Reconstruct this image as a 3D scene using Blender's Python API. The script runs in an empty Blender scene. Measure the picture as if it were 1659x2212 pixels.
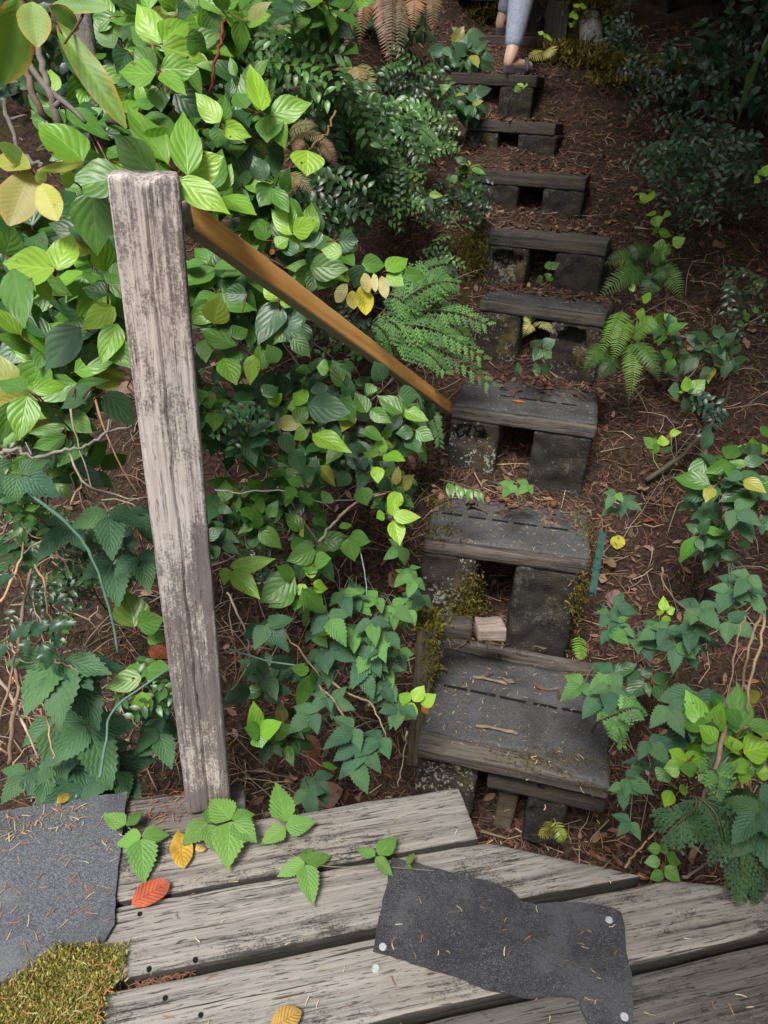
import bpy, math, random
from mathutils import Vector, Matrix, noise
random.seed(7)
R = random.random
def U(a, b): return a + (b - a) * R()
V = Vector
sc = bpy.context.scene
COL = sc.collection
# ------------------------------------------------------------------ camera
F, CX, CY, HC = 1580.0, 829.5, 1106.0, 1.30
n_ = V((683 - CX, 3950 - CY, F)).normalized()
Zc = -n_
fw = V((0, 0, 1)); Yc = (fw - n_ * fw.dot(n_)).normalized(); Xc = Yc.cross(Zc)
CAM = V((0, 0, HC))
def ray(u, v):
    d = V((u - CX, v - CY, F)) / F
    return V((d.dot(Xc), d.dot(Yc), d.dot(Zc)))
def P(u, v, d): return CAM + ray(u, v) * d
def PZ(u, v, z):
    r = ray(u, v); return CAM + r * ((z - HC) / r.z)
def PY(u, v, y):
    r = ray(u, v); return CAM + r * (y / r.y)
cam = bpy.data.cameras.new('camera'); co = bpy.data.objects.new('camera', cam); COL.objects.link(co)
cr = V((Xc.x, Yc.x, Zc.x)); cd = V((Xc.y, Yc.y, Zc.y)); cf = V((Xc.z, Yc.z, Zc.z))
co.matrix_world = Matrix(((cr.x, -cd.x, -cf.x, 0), (cr.y, -cd.y, -cf.y, 0), (cr.z, -cd.z, -cf.z, HC), (0, 0, 0, 1)))
cam.sensor_fit = 'AUTO'; cam.sensor_width = 36; cam.lens = F / 2212 * 36
cam.clip_start = 0.02; cam.clip_end = 500
sc.camera = co
def crop(k, x, y):
    k -= 1; return (553 * (k % 3) + x / 3.0, 553 * (k // 3) + y / 3.0)
# ------------------------------------------------------------------ ground
PROF = [(-60, -.62), (.9, -.60), (1.4, -.46), (1.8, -.2), (2.25, .155), (2.75, .405), (3.2, .645), (3.5, .84), (4.1, 1.015), (4.7, 1.225),
        (5.0, 1.48), (5.5, 1.72), (6.5, 2.0), (8, 2.5), (12, 4.2), (20, 7.5), (60, 24)]
def prof(y):
    for (a, za), (b, zb) in zip(PROF, PROF[1:]):
        if y <= b: return za + (zb - za) * (y - a) / (b - a)
    return PROF[-1][1]
def ss(a, b, x):
    t = max(0, min(1, (x - a) / (b - a))); return t * t * (3 - 2 * t)
def axis(y): return .36 + .11 * (y - 1.3)
def ground(x, y):
    dx = x - axis(y)
    z = prof(y + .12 * dx)
    z += .42 * ss(.34, 1.0, -dx) * ss(2.3, 3.3, y) - .10 * ss(.3, .7, -dx) * ss(2.4, 1.8, y)
    z += .25 * ss(.7, 1.8, dx) * ss(3.2, 4.5, y) - .06 * ss(.3, .6, dx) * ss(2.6, 2., y)
    a = .012 + .05 * ss(.26, .7, abs(dx))
    z += a * noise.noise(V((x * 2.1, y * 2.1, 0))) * 2 + .5 * a * noise.noise(V((x * 6, y * 6, 3)))
    if y < 1.35: z -= .12 * ss(1.35, 1.0, y) * ss(1.5, .2, abs(x))
    return z
def hit(u, v, lift=0.0):
    r = ray(u, v); t = .9
    while t < 14:
        p = CAM + r * t
        if p.z < ground(p.x, p.y) + lift: return p, t
        t += .02
    return p, t
# ------------------------------------------------------------------ mesh builder / object helpers
class MB:
    def __init__(s): s.v = []; s.f = []; s.uv = []; s.c = []; s.m = []; s.smooth = True
    def face(s, idx, col=(1, 1, 1), uv=None, m=0):
        s.f.append(idx); s.c.append(col); s.m.append(m)
        s.uv.append(uv if uv else [(0.5, 0.5)] * len(idx))
    def build(s, name, mats, parent=None, smooth=None, loc=None, mat4=None):
        me = bpy.data.meshes.new(name)
        me.from_pydata([tuple(p) for p in s.v], [], s.f)
        ul = me.uv_layers.new(name='UVMap'); flat = []
        for q in s.uv:
            for t in q: flat += [t[0], t[1]]
        ul.data.foreach_set('uv', flat)
        at = me.attributes.new('tint', 'FLOAT_COLOR', 'FACE'); flat = []
        for c in s.c: flat += [c[0], c[1], c[2], 1]
        at.data.foreach_set('color', flat)
        if not isinstance(mats, (list, tuple)): mats = [mats]
        for m in mats: me.materials.append(m)
        me.polygons.foreach_set('material_index', s.m)
        sm = s.smooth if smooth is None else smooth
        me.polygons.foreach_set('use_smooth', [sm] * len(s.f))
        me.update()
        o = bpy.data.objects.new(name, me); COL.objects.link(o)
        if parent is not None: o.parent = parent
        if loc is not None: o.location = loc
        if mat4 is not None: o.matrix_local = mat4
        return o
def tag(o, label=None, cat=None, group=None, kind=None):
    if label: o['label'] = label
    if cat: o['category'] = cat
    if group: o['group'] = group
    if kind: o['kind'] = kind
    return o
def empty(name, loc, label, cat, group=None, rot=None):
    o = bpy.data.objects.new(name, None); COL.objects.link(o); o.location = loc
    if rot is not None: o.rotation_euler = rot
    o.empty_display_size = .05
    return tag(o, label, cat, group)
def rel(o, p): return V(p) - o.location
def rbox(mb, c, size, cuts, r=.004, amp=.0, fr=20, seed=0, fn=None, m=0, col=(1, 1, 1), side=0):
    """box with rounded, slightly uneven faces"""
    h = V(size) / 2; c = V(c); r = min(r, min(h) * .9)
    cache = {}
    def vert(p):
        k = (round(p.x, 6), round(p.y, 6), round(p.z, 6))
        if k in cache: return cache[k]
        q = V([max(-h[i] + r, min(h[i] - r, p[i])) for i in range(3)]); d = p - q
        if d.length > 1e-9 and sum(1 for i in range(3) if abs(d[i]) > 1e-9) > 1: p2 = q + d.normalized() * r
        else: p2 = p.copy()
        if amp:
            nn = V((noise.noise(p * fr + V((seed, 0, 0))), noise.noise(p * fr + V((0, seed + 9, 0))), noise.noise(p * fr + V((0, 0, seed + 31)))))
            p2 = p2 + nn * amp
        if fn: p2 = fn(p, p2)
        mb.v.append(c + p2); cache[k] = len(mb.v) - 1
        return cache[k]
    def axisv(n, hh):
        a = [-hh + 2 * hh * i / n for i in range(n + 1)]
        if n > 1:
            a = [-hh, -hh + min(r, hh * .5)] + a[1:-1] + [hh - min(r, hh * .5), hh]
        else: a = [-hh, -hh + min(r, hh * .4), hh - min(r, hh * .4), hh]
        return sorted(a)
    A = [axisv(cuts[i], h[i]) for i in range(3)]
    for ax in range(3):
        b, d = (ax + 1) % 3, (ax + 2) % 3
        for sgn in (-1, 1):
            for i in range(len(A[b]) - 1):
                for j in range(len(A[d]) - 1):
                    q = []
                    for (ii, jj) in ((i, j), (i + 1, j), (i + 1, j + 1), (i, j + 1)):
                        p = V((0, 0, 0)); p[ax] = sgn * h[ax]; p[b] = A[b][ii]; p[d] = A[d][jj]; q.append(vert(p))
                    if sgn < 0: q.reverse()
                    if len(set(q)) == 4: mb.face(q, col, None, side if (side and ax == 1) else m)
def tube(mb, pts, r0, r1, col=(1, 1, 1), n=6, m=0, wob=0):
    pts = [V(p) for p in pts]; k = len(pts); prev = None; rings = []
    for i, p in enumerate(pts):
        t = (pts[min(i + 1, k - 1)] - pts[max(i - 1, 0)]).normalized()
        if prev is None:
            a = t.orthogonal().normalized()
        else:
            a = (prev - t * prev.dot(t)); a = a.normalized() if a.length > 1e-6 else t.orthogonal().normalized()
        prev = a; b = t.cross(a); r = r0 + (r1 - r0) * i / max(1, k - 1)
        if wob: r *= 1 + wob * noise.noise(p * 30)
        ring = []
        for j in range(n):
            an = 2 * math.pi * j / n; mb.v.append(p + (a * math.cos(an) + b * math.sin(an)) * r); ring.append(len(mb.v) - 1)
        rings.append(ring)
    for i in range(k - 1):
        for j in range(n):
            mb.face([rings[i][j], rings[i][(j + 1) % n], rings[i + 1][(j + 1) % n], rings[i + 1][j]], col, [(j / n, i / k)] * 4, m)
    mb.face(list(reversed(rings[0])), col, None, m); mb.face(rings[-1], col, None, m)
def curve(a, b, sag=V((0, 0, 0)), n=6, jit=0.0):
    a, b = V(a), V(b); out = []
    for i in range(n + 1):
        t = i / n; p = a.lerp(b, t) + V(sag) * (4 * t * (1 - t))
        if 0 < i < n and jit: p += V((U(-1, 1), U(-1, 1), U(-1, 1))) * jit
        out.append(p)
    return out
def spline(pts, n=4):
    pts = [V(p) for p in pts]; out = []
    for i in range(len(pts) - 1):
        p0, p1, p2, p3 = pts[max(i - 1, 0)], pts[i], pts[i + 1], pts[min(i + 2, len(pts) - 1)]
        for k in range(n):
            t = k / n
            out.append(.5 * ((2 * p1) + (p2 - p0) * t + (2 * p0 - 5 * p1 + 4 * p2 - p3) * t * t + (3 * p1 - p0 - 3 * p2 + p3) * t ** 3))
    out.append(pts[-1]); return out
# ------------------------------------------------------------------ leaf shapes
def table(tab):
    def f(t):
        for (a, wa), (b, wb) in zip(tab, tab[1:]):
            if t <= b: return wa + (wb - wa) * (t - a) / (b - a)
        return tab[-1][1]
    return f
SALAL = table([(0, .04), (.06, .48), (.16, .82), (.3, 1), (.45, .98), (.6, .82), (.75, .55), (.86, .28), (.94, .1), (1, .01)])
OVAL = table([(0, .04), (.1, .45), (.25, .8), (.45, 1), (.65, .95), (.82, .7), (.93, .4), (1, .08)])
LANCE = table([(0, .04), (.12, .5), (.3, .9), (.45, 1), (.65, .8), (.82, .45), (1, .02)])
BRAMB = table([(0, .06), (.06, .55), (.16, .9), (.28, 1), (.42, .9), (.56, .78), (.7, .56), (.84, .3), (1, .01)])
LOBED = table([(0, .1), (.1, .6), (.22, .9), (.34, 1.0), (.42, .78), (.5, .66), (.6, .7), (.72, .52), (.86, .27), (1, .01)])
HOLLY = table([(0, .05), (.1, .4), (.3, 1), (.6, .95), (.85, .5), (1, .02)])
PINNA = table([(0, .55), (.2, .9), (.5, .8), (.8, .5), (1, .03)])
def leaf(mb, base, d, nrm, L, W, pf, col, fold=.25, droop=.15, nl=6, nw=2, teeth=0, wav=.0, roll=0, m=0, taper=None):
    base = V(base); d = V(d).normalized(); s = d.cross(nrm)
    if s.length < 1e-5: s = d.orthogonal()
    s.normalize(); n = s.cross(d).normalized()
    ph = U(0, 6); rows = []
    for i in range(nl + 1):
        t = i / nl; w = pf(t) * W / 2
        if teeth: w *= (1 + teeth * .5) if i % 2 else (1 - teeth * .5)
        c = base + d * (L * (t - .25 * abs(droop) * t * t)) - n * (droop * L * t * t)
        row = []
        for j in range(-nw, nw + 1):
            x = j / nw; ax = abs(x)
            p = c + s * (w * x) + n * (fold * w * ax * (1.15 - .4 * ax) + wav * L * math.sin(ph + t * 9 + (2 if x < 0 else 0)) * ax * ax * min(1, 4 * (1 - t)))
            if teeth and ax == 1: p += d * (teeth * L * .10 * (1 if i % 2 else -.4))
            mb.v.append(p); row.append(len(mb.v) - 1)
        rows.append(row)
    for i in range(nl):
        for j in range(2 * nw):
            x0, x1 = j / (2 * nw), (j + 1) / (2 * nw)
            mb.face([rows[i][j], rows[i][j + 1], rows[i + 1][j + 1], rows[i + 1][j]], col,
                    [(x0, i / nl), (x1, i / nl), (x1, (i + 1) / nl), (x0, (i + 1) / nl)], m)
def rv(a=1.0): return V((U(-1, 1), U(-1, 1), U(-1, 1))) * a
def jc(c, j=.15, b=None):
    k = (1 + U(-j, j)) if b is None else b * (1 + U(-j, j))
    return (c[0] * k * (1 + U(-j, j) * .5), c[1] * k, c[2] * k * (1 + U(-j, j) * .6))
def mixc(a, b, t): return tuple(a[i] + (b[i] - a[i]) * t for i in range(3))
# ------------------------------------------------------------------ materials
def newmat(name):
    m = bpy.data.materials.new(name); m.use_nodes = True
    nt = m.node_tree; nt.nodes.clear(); return m, nt
class G:
    def __init__(s, nt): s.nt = nt; s.L = nt.links
    def n(s, t, **k):
        x = s.nt.nodes.new(t)
        for a, b in k.items(): setattr(x, a, b)
        return x
    def put(s, sock, val):
        if isinstance(val, (int, float)): sock.default_value = val
        elif isinstance(val, tuple):
            sock.default_value = (val + (1,)) if len(sock.default_value) == 4 and len(val) == 3 else val
        else: s.L.new(val, sock)
    def math(s, op, a, b=0, clamp=False, c=None):
        x = s.n('ShaderNodeMath', operation=op); x.use_clamp = clamp
        s.put(x.inputs[0], a); s.put(x.inputs[1], b)
        if c is not None: s.put(x.inputs[2], c)
        return x.outputs[0]
    def ramp(s, f, lo, hi, a=0., b=1.):
        x = s.n('ShaderNodeMapRange'); x.interpolation_type = 'SMOOTHSTEP'
        s.put(x.inputs[0], f); x.inputs[1].default_value = lo; x.inputs[2].default_value = hi; x.inputs[3].default_value = a; x.inputs[4].default_value = b
        return x.outputs[0]
    def mix(s, f, a, b, mode='MIX'):
        x = s.n('ShaderNodeMix', data_type='RGBA', blend_type=mode)
        s.put(x.inputs[0], f); s.put(x.inputs[6], a); s.put(x.inputs[7], b); return x.outputs[2]
    def noise(s, vec, scale, detail=5, rough=.6, dist=0):
        x = s.n('ShaderNodeTexNoise'); s.L.new(vec, x.inputs['Vector']); x.inputs['Scale'].default_value = scale
        x.inputs['Detail'].default_value = detail; x.inputs['Roughness'].default_value = rough; x.inputs['Distortion'].default_value = dist
        return x.outputs['Fac']
    def scale(s, vec, sx, sy, sz):
        x = s.n('ShaderNodeVectorMath', operation='MULTIPLY'); s.L.new(vec, x.inputs[0]); x.inputs[1].default_value = (sx, sy, sz); return x.outputs[0]
    def objvec(s):
        tc = s.n('ShaderNodeTexCoord'); oi = s.n('ShaderNodeObjectInfo')
        a = s.math('MULTIPLY', oi.outputs['Random'], 37.0)
        x = s.n('ShaderNodeVectorMath', operation='ADD'); s.L.new(tc.outputs['Object'], x.inputs[0])
        cx = s.n('ShaderNodeCombineXYZ'); s.L.new(a, cx.inputs[0]); s.L.new(a, cx.inputs[1]); s.L.new(a, cx.inputs[2]); s.L.new(cx.outputs[0], x.inputs[1])
        return x.outputs[0], tc.outputs['Object'], oi
    def finish(s, col, rough=.8, bump=None, bstr=.5, bdist=.01, spec=.4, trans=None, tcol=None):
        b = s.n('ShaderNodeBsdfPrincipled'); s.put(b.inputs['Base Color'], col); s.put(b.inputs['Roughness'], rough)
        b.inputs['Specular IOR Level'].default_value = spec
        if bump is not None:
            bn = s.n('ShaderNodeBump'); bn.inputs['Strength'].default_value = bstr; bn.inputs['Distance'].default_value = bdist
            s.L.new(bump, bn.inputs['Height']); s.L.new(bn.outputs[0], b.inputs['Normal'])
        o = s.n('ShaderNodeOutputMaterial'); sh = b.outputs[0]
        if trans:
            t = s.n('ShaderNodeBsdfTranslucent'); s.put(t.inputs[0], tcol if tcol is not None else col)
            mx = s.n('ShaderNodeMixShader'); mx.inputs[0].default_value = trans
            s.L.new(b.outputs[0], mx.inputs[1]); s.L.new(t.outputs[0], mx.inputs[2]); sh = mx.outputs[0]
        s.L.new(sh, o.inputs[0])
def wood(name, light, mid, dark, stain=.5, stain_scale=5, crack=.5, bump=.6, speck=.3, moss=0, gs=1.0, sdark=(.035, .033, .033), ends=0.0, warpk=1.0, streak=.6):
    m, nt = newmat(name); g = G(nt); v, ov, oi = g.objvec()
    warp = g.noise(g.scale(v, 1.5, 6, 6), 1.5, 3)
    vx = g.n('ShaderNodeVectorMath', operation='ADD'); g.L.new(v, vx.inputs[0])
    wv = g.n('ShaderNodeCombineXYZ'); wk = g.math('MULTIPLY', g.math('SUBTRACT', warp, .5), .022 * warpk); g.put(wv.inputs[1], wk); g.put(wv.inputs[2], wk); g.L.new(wv.outputs[0], vx.inputs[1])
    vv = vx.outputs[0]
    grain = g.noise(g.scale(vv, 5, 260 * gs, 260 * gs), 1.0, 5, .7)
    band = g.noise(g.scale(vv, 1.6, 62 * gs, 62 * gs), 1.0, 4, .6)
    gr = g.math('ADD', g.math('MULTIPLY', grain, .5), g.math('MULTIPLY', band, .5))
    dash = g.noise(g.scale(vv, 26, 330 * gs, 330 * gs), 1.0, 2, .5)
    ck = g.noise(g.scale(vv, 3.5, 120 * gs, 120 * gs), 1.0, 3, .55)
    ckm = g.math('MAXIMUM', g.ramp(ck, .63, .69), g.math('MULTIPLY', g.ramp(dash, .62, .70), .8))
    c = g.mix(g.ramp(gr, .40, .62), mid, light)
    c = g.mix(g.math('MULTIPLY', g.ramp(gr, .47, .34), streak), c, dark)
    big = g.noise(g.scale(v, 1, 2.2, 2.2), stain_scale, 9, .68)
    fine = g.noise(v, 230, 3, .75); mids = g.noise(g.scale(v, 1, 3, 3), 45, 5, .7)
    sv = g.math('ADD', big, g.math('ADD', g.math('MULTIPLY', g.math('SUBTRACT', fine, .5), .5), g.math('MULTIPLY', g.math('SUBTRACT', gr, .5), -.45)))
    sv = g.math('ADD', sv, g.math('MULTIPLY', g.math('SUBTRACT', mids, .5), .35))
    if ends:
        sp = g.n('ShaderNodeSeparateXYZ'); g.L.new(ov, sp.inputs[0])
        e = g.math('ADD', g.ramp(sp.outputs[0], .22, -.40), g.math('MULTIPLY', g.ramp(sp.outputs[0], .34, .5), .12))
        sv = g.math('ADD', sv, g.math('MULTIPLY', e, ends))
        sv = g.math('ADD', sv, g.math('MULTIPLY', g.math('MULTIPLY', g.ramp(sp.outputs[1], -.005, .03), g.ramp(sp.outputs[0], -.25, .1)), ends * .4))
    sm = g.ramp(sv, .50, .66)
    c = g.mix(g.math('MULTIPLY', sm, stain), c, sdark)
    c = g.mix(g.math('MULTIPLY', g.ramp(g.noise(v, 3.2, 5, .6), .45, .65), .35), c, g.mix(1., c, (1.06, .96, .86), 'MULTIPLY'))
    c = g.mix(g.math('MULTIPLY', ckm, crack), c, (.016, .014, .013))
    c = g.mix(g.math('MULTIPLY', g.ramp(fine, .61, .70), speck), c, g.mix(.5, light, (.6, .55, .46)))
    tone = g.math('MULTIPLY_ADD', oi.outputs['Random'], .3, False, .85)
    c = g.mix(1.0, c, tone, 'MULTIPLY')
    if moss:
        mm = g.ramp(g.math('ADD', g.noise(ov, 7, 6, .7), g.math('MULTIPLY', g.math('SUBTRACT', fine, .5), .4)), .54, .64)
        c = g.mix(g.math('MULTIPLY', mm, moss), c, (.105, .09, .022))
    h = g.math('SUBTRACT', g.math('MULTIPLY', gr, 1.2), g.math('MULTIPLY', ckm, .9)); h = g.math('ADD', h, g.math('MULTIPLY', fine, .25))
    g.finish(c, .88, h, bump, .003, .2); return m
M = {}
M['deck'] = wood('weathered_plank', (.285, .265, .24), (.175, .162, .147), (.07, .065, .06), .9, 4, .8, .9, .3)
M['deck_dark'] = wood('worn_grey_plank', (.17, .157, .146), (.108, .099, .092), (.045, .042, .039), .7, 4, .8, 1.0, .1)
M['post'] = wood('bleached_post_wood', (.54, .485, .445), (.38, .332, .315), (.17, .138, .137), .76, 3.4, .55, .5, .4, sdark=(.075, .062, .062), ends=.22, warpk=.4, streak=.35)
M['tread'] = wood('dark_tread_wood', (.085, .073, .065), (.048, .041, .036), (.02, .017, .015), .7, 6, .5, .8, .15, .25)
M['tread_front'] = wood('tread_edge_wood', (.135, .117, .102), (.066, .056, .049), (.028, .022, .019), .65, 7, .5, .8, .1)
M['dark_edge'] = wood('dark_plank_edge', (.075, .068, .062), (.04, .036, .033), (.02, .018, .016), .6, 6, .4, .8, .05)  # darker wood for the plank side faces, so the board gaps read dark
M['stake'] = wood('mossy_stake_wood', (.16, .13, .09), (.09, .07, .05), (.035, .03, .02), .6, 6, .5, .8, .1, .7)
M['pale'] = wood('pale_cut_board', (.36, .30, .27), (.28, .23, .20), (.16, .13, .11), .3, 6, .1, .4, .1)
def rail_mat():
    m, nt = newmat('worn_orange_rail'); g = G(nt); v, ov, oi = g.objvec()
    grain = g.noise(g.scale(v, 1.2, 45, 45), 1, 5, .6, .3)
    sep = g.n('ShaderNodeSeparateXYZ'); g.L.new(ov, sep.inputs[0])
    worn = g.mix(g.ramp(grain, .32, .7), (.58, .25, .05), (.78, .43, .14))
    grey = g.mix(g.ramp(grain, .35, .65), (.05, .04, .03), (.15, .125, .10))
    big = g.noise(ov, 9, 6, .7)
    f = g.ramp(g.math('ADD', sep.outputs[1], g.math('MULTIPLY', g.math('SUBTRACT', big, .5), .003)), -.0065, -.0085)
    c = g.mix(f, grey, worn)
    edge = g.ramp(g.math('ADD', g.math('ABSOLUTE', sep.outputs[2]), g.math('MULTIPLY', g.math('SUBTRACT', big, .5), .01)), 0.0195, 0.0235)
    c = g.mix(g.math('MULTIPLY', edge, .5), c, (.42, .33, .22))
    g.finish(c, .6, grain, .4, .003, .35); return m
M['rail'] = rail_mat()
def mat_mat(name, dark, light, moss=.25, brown=.2):
    m, nt = newmat(name); g = G(nt); v, ov, oi = g.objvec()
    a = g.noise(v, 420, 2, .6); b = g.noise(v, 150, 4, .7); big = g.noise(v, 7, 6, .65)
    c = g.mix(g.ramp(g.math('ADD', g.math('MULTIPLY', a, .6), g.math('MULTIPLY', b, .4)), .38, .66), dark, light)
    c = g.mix(g.math('MULTIPLY', g.ramp(a, .63, .72), .55), c, (.34, .34, .36))
    c = g.mix(g.math('MULTIPLY', g.ramp(big, .48, .66), .5), c, mixc(dark, (0, 0, 0), .3))
    mm = g.ramp(g.math('ADD', g.noise(ov, 9, 7, .72), g.math('MULTIPLY', g.math('SUBTRACT', b, .5), .25)), .58, .68)
    c = g.mix(g.math('MULTIPLY', mm, moss), c, (.10, .085, .04))
    c = g.mix(g.math('MULTIPLY', g.ramp(g.noise(v, 23, 5, .7), .55, .7), brown), c, (.09, .07, .05)); c = g.mix(g.math('MULTIPLY', g.ramp(g.noise(v, 4, 7, .7), .5, .62), .45), c, mixc(light, (.3, .3, .3), .12))
    g.finish(c, .9, g.math('ADD', g.math('MULTIPLY', a, .7), b), .9, .0025, .3); return m
M['mat_blue'] = mat_mat('grey_roofing_felt', (.060, .065, .075), (.155, .165, .185), .15, .1)
M['mat_black'] = mat_mat('black_roofing_felt', (.026, .026, .029), (.082, .082, .090), .05, .05)
M['mat_step'] = mat_mat('dirty_roofing_felt', (.04, .04, .041), (.12, .12, .122), .45, .3)
def plain(name, c, rough=.7, spec=.4, n=0, nscale=40, metal=0):
    m, nt = newmat(name); g = G(nt); v, ov, oi = g.objvec()
    col = c
    f = g.noise(v, nscale, 5, .65)
    if n: col = g.mix(g.ramp(f, .3, .7), mixc(c, (0, 0, 0), n), mixc(c, (1, 1, 1), n * .3))
    g.finish(col, rough, f, .25, .002, spec); return m
M['slot'] = plain('dark_gap', (.012, .012, .013), .95, .1)
M['nail'] = plain('galvanised_nail_head', (.42, .45, .46), .5, .5, .2, 200)
M['green_metal'] = plain('green_metal_stake', (.008, .075, .06), .45, .5, .2, 60)
def endgrain(name, light, dark, moss, lich, cx=.0, cz=.0):
    m, nt = newmat(name); g = G(nt); v, ov, oi = g.objvec()
    sp = g.n('ShaderNodeSeparateXYZ'); g.L.new(ov, sp.inputs[0])
    wob = g.noise(v, 12, 4, .6)
    dx = g.math('SUBTRACT', sp.outputs[0], cx); dz = g.math('SUBTRACT', sp.outputs[2], cz)
    rr = g.math('SQRT', g.math('ADD', g.math('MULTIPLY', dx, dx), g.math('MULTIPLY', dz, dz)))
    ring = g.math('SINE', g.math('MULTIPLY', g.math('ADD', rr, g.math('MULTIPLY', wob, .02)), 900.))
    fine = g.noise(v, 160, 4, .7); big = g.noise(v, 9, 7, .7)
    c = g.mix(g.math('MULTIPLY_ADD', ring, .25, False, .4), dark, light)
    c = g.mix(g.math('MULTIPLY', g.ramp(big, .4, .65), .7), c, mixc(dark, (0, 0, 0), .35))
    c = g.mix(g.math('MULTIPLY', g.ramp(fine, .55, .75), .35), c, mixc(light, (.5, .45, .4), .3))
    mm = g.ramp(g.math('ADD', g.noise(ov, 8, 6, .7), g.math('MULTIPLY', g.math('SUBTRACT', fine, .5), .4)), .52, .64)
    c = g.mix(g.math('MULTIPLY', mm, moss), c, (.115, .095, .03))
    lm = g.ramp(g.math('ADD', g.math('MULTIPLY', g.noise(v, 75, 4, .7), .75), g.math('MULTIPLY', g.noise(v, 10, 4, .6), .5)), .685, .72)
    c = g.mix(g.math('MULTIPLY', lm, lich), c, (.42, .44, .37))
    h = g.math('ADD', g.math('MULTIPLY', ring, .08), g.math('ADD', fine, g.math('MULTIPLY', big, 1.5)))
    g.finish(c, .9, h, .6, .006, .2); return m
M['block'] = endgrain('dark_end_grain', (.052, .046, .041), (.022, .0195, .018), .15, .10, .02, .03)
M['block_moss'] = endgrain('mossy_end_grain', (.065, .054, .043), (.026, .022, .019), .7, .35)
M['block_lichen'] = endgrain('lichened_end_grain', (.075, .06, .052), (.032, .026, .023), .35, .7)
def ground_mat():
    m, nt = newmat('forest_floor'); g = G(nt)
    tc = g.n('ShaderNodeTexCoord'); v = tc.outputs['Object']
    a = g.noise(v, 55, 6, .72, .6); b = g.noise(v, 4, 6, .65); f = g.noise(v, 220, 3, .7)
    c = g.mix(g.ramp(a, .32, .68), (.022, .0145, .011), (.100, .063, .046))
    c = g.mix(g.math('MULTIPLY', g.ramp(f, .55, .72), .5), c, (.21, .145, .10))
    mm = g.ramp(g.math('ADD', b, g.math('MULTIPLY', g.math('SUBTRACT', a, .5), .5)), .54, .66)
    c = g.mix(g.math('MULTIPLY', mm, .7), c, (.060, .052, .014))
    g.finish(c, .95, g.math('ADD', a, g.math('MULTIPLY', f, .4)), 1.0, .02, .15); return m
M['ground'] = ground_mat()
def leafmat(name, rough=.4, holes=0, veins=7, slant=2.2, vein=.35, trans=.22, spec=.45, edge=None, bump=.35, mot=.2, light=1.6, spots=.0):
    m, nt = newmat(name); g = G(nt)
    at = g.n('ShaderNodeAttribute', attribute_name='tint'); c = at.outputs['Color']
    uvn = g.n('ShaderNodeUVMap'); sp = g.n('ShaderNodeSeparateXYZ'); g.L.new(uvn.outputs[0], sp.inputs[0])
    tc = g.n('ShaderNodeTexCoord'); ob = tc.outputs['Object']
    a = g.math('MULTIPLY', g.math('ABSOLUTE', g.math('SUBTRACT', sp.outputs[0], .5)), 2.)
    nz = g.noise(ob, 45, 4, .6)
    h = None
    if edge:
        e = g.ramp(g.math('ADD', g.math('ADD', a, g.math('MULTIPLY', g.math('SUBTRACT', nz, .5), 1.5)), g.math('MULTIPLY', sp.outputs[1], .25)), .8, 1.3)
        c = g.mix(g.math('MULTIPLY', e, .9), c, edge)
        e2 = g.ramp(g.math('ADD', a, g.math('MULTIPLY', g.math('SUBTRACT', nz, .5), .9)), .9, 1.15)
        c = g.mix(g.math('MULTIPLY', e2, .7), c, (.45, .12, .02))
    c = g.mix(g.math('MULTIPLY', g.ramp(nz, .35, .7), mot), c, g.mix(1., c, (.45, .55, .5), 'MULTIPLY'))
    if spots:
        sn = g.ramp(g.noise(ob, 62, 2, .5), .70, .74); c = g.mix(g.math('MULTIPLY', sn, spots), c, (.10, .055, .02))
    if vein:
        pp = g.math('PINGPONG', g.math('SUBTRACT', g.math('MULTIPLY', sp.outputs[1], veins), g.math('MULTIPLY', a, slant)), .5)
        vm = g.math('MULTIPLY', g.ramp(pp, .06, .0), g.ramp(a, 1.0, .75))
        mid = g.ramp(a, .09, .01)
        vv = g.math('MAXIMUM', g.math('MULTIPLY', vm, .55), mid)
        lc = g.mix(1., c, (light, light * .95, light * 1.05), 'MULTIPLY')
        c = g.mix(g.math('MULTIPLY', vv, vein * 1.6, True), c, lc)
        h = g.math('SUBTRACT', g.ramp(pp, 0, .42), g.math('MULTIPLY', mid, .8))
    else: h = nz
    g.finish(c, rough, h, bump, .003, spec, trans, g.mix(1., c, (1.5, 1.35, .6), 'MULTIPLY'))
    if holes:
        out = [x for x in nt.nodes if x.type == 'OUTPUT_MATERIAL'][0]; sh = out.inputs[0].links[0].from_socket
        tr = g.n('ShaderNodeBsdfTransparent'); mx = g.n('ShaderNodeMixShader'); g.put(mx.inputs[0], g.math('GREATER_THAN', g.noise(ob, 62, 2, .5), holes))
        g.L.new(sh, mx.inputs[1]); g.L.new(tr.outputs[0], mx.inputs[2]); g.L.new(mx.outputs[0], out.inputs[0])
    return m
M['salal'] = leafmat('salal_leaf', .37, .755, 4.6, 2.5, .32, .26, .44, spots=.9, bump=.2, light=1.55)
M['autumn'] = leafmat('turning_leaf', .5, 0, 12, 2.4, .16, .25, bump=.07, edge=(.42, .30, .05), spots=.3)
M['bramble'] = leafmat('bramble_leaf', .55, .765, 7, 3.2, .22, .18, .3, bump=.32, light=1.5)
M['huck'] = leafmat('glossy_small_leaf', .33, 0, 4, 1.5, .0, .15, .38, mot=.1)
M['fern'] = leafmat('fern_leaf', .5, 0, 4, 1.5, .0, .25, .3)
M['cedar'] = leafmat('cedar_leaf', .55, 0, 4, 1.5, .0, .2, .3)
M['dead'] = leafmat('dead_leaf', .7, 0, 9, 2.2, .35, .15, .25, bump=.35, mot=.6, light=.6)
M['litter'] = leafmat('dry_litter', .8, 0, 4, 1, 0, .0, .2, mot=.2)
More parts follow.
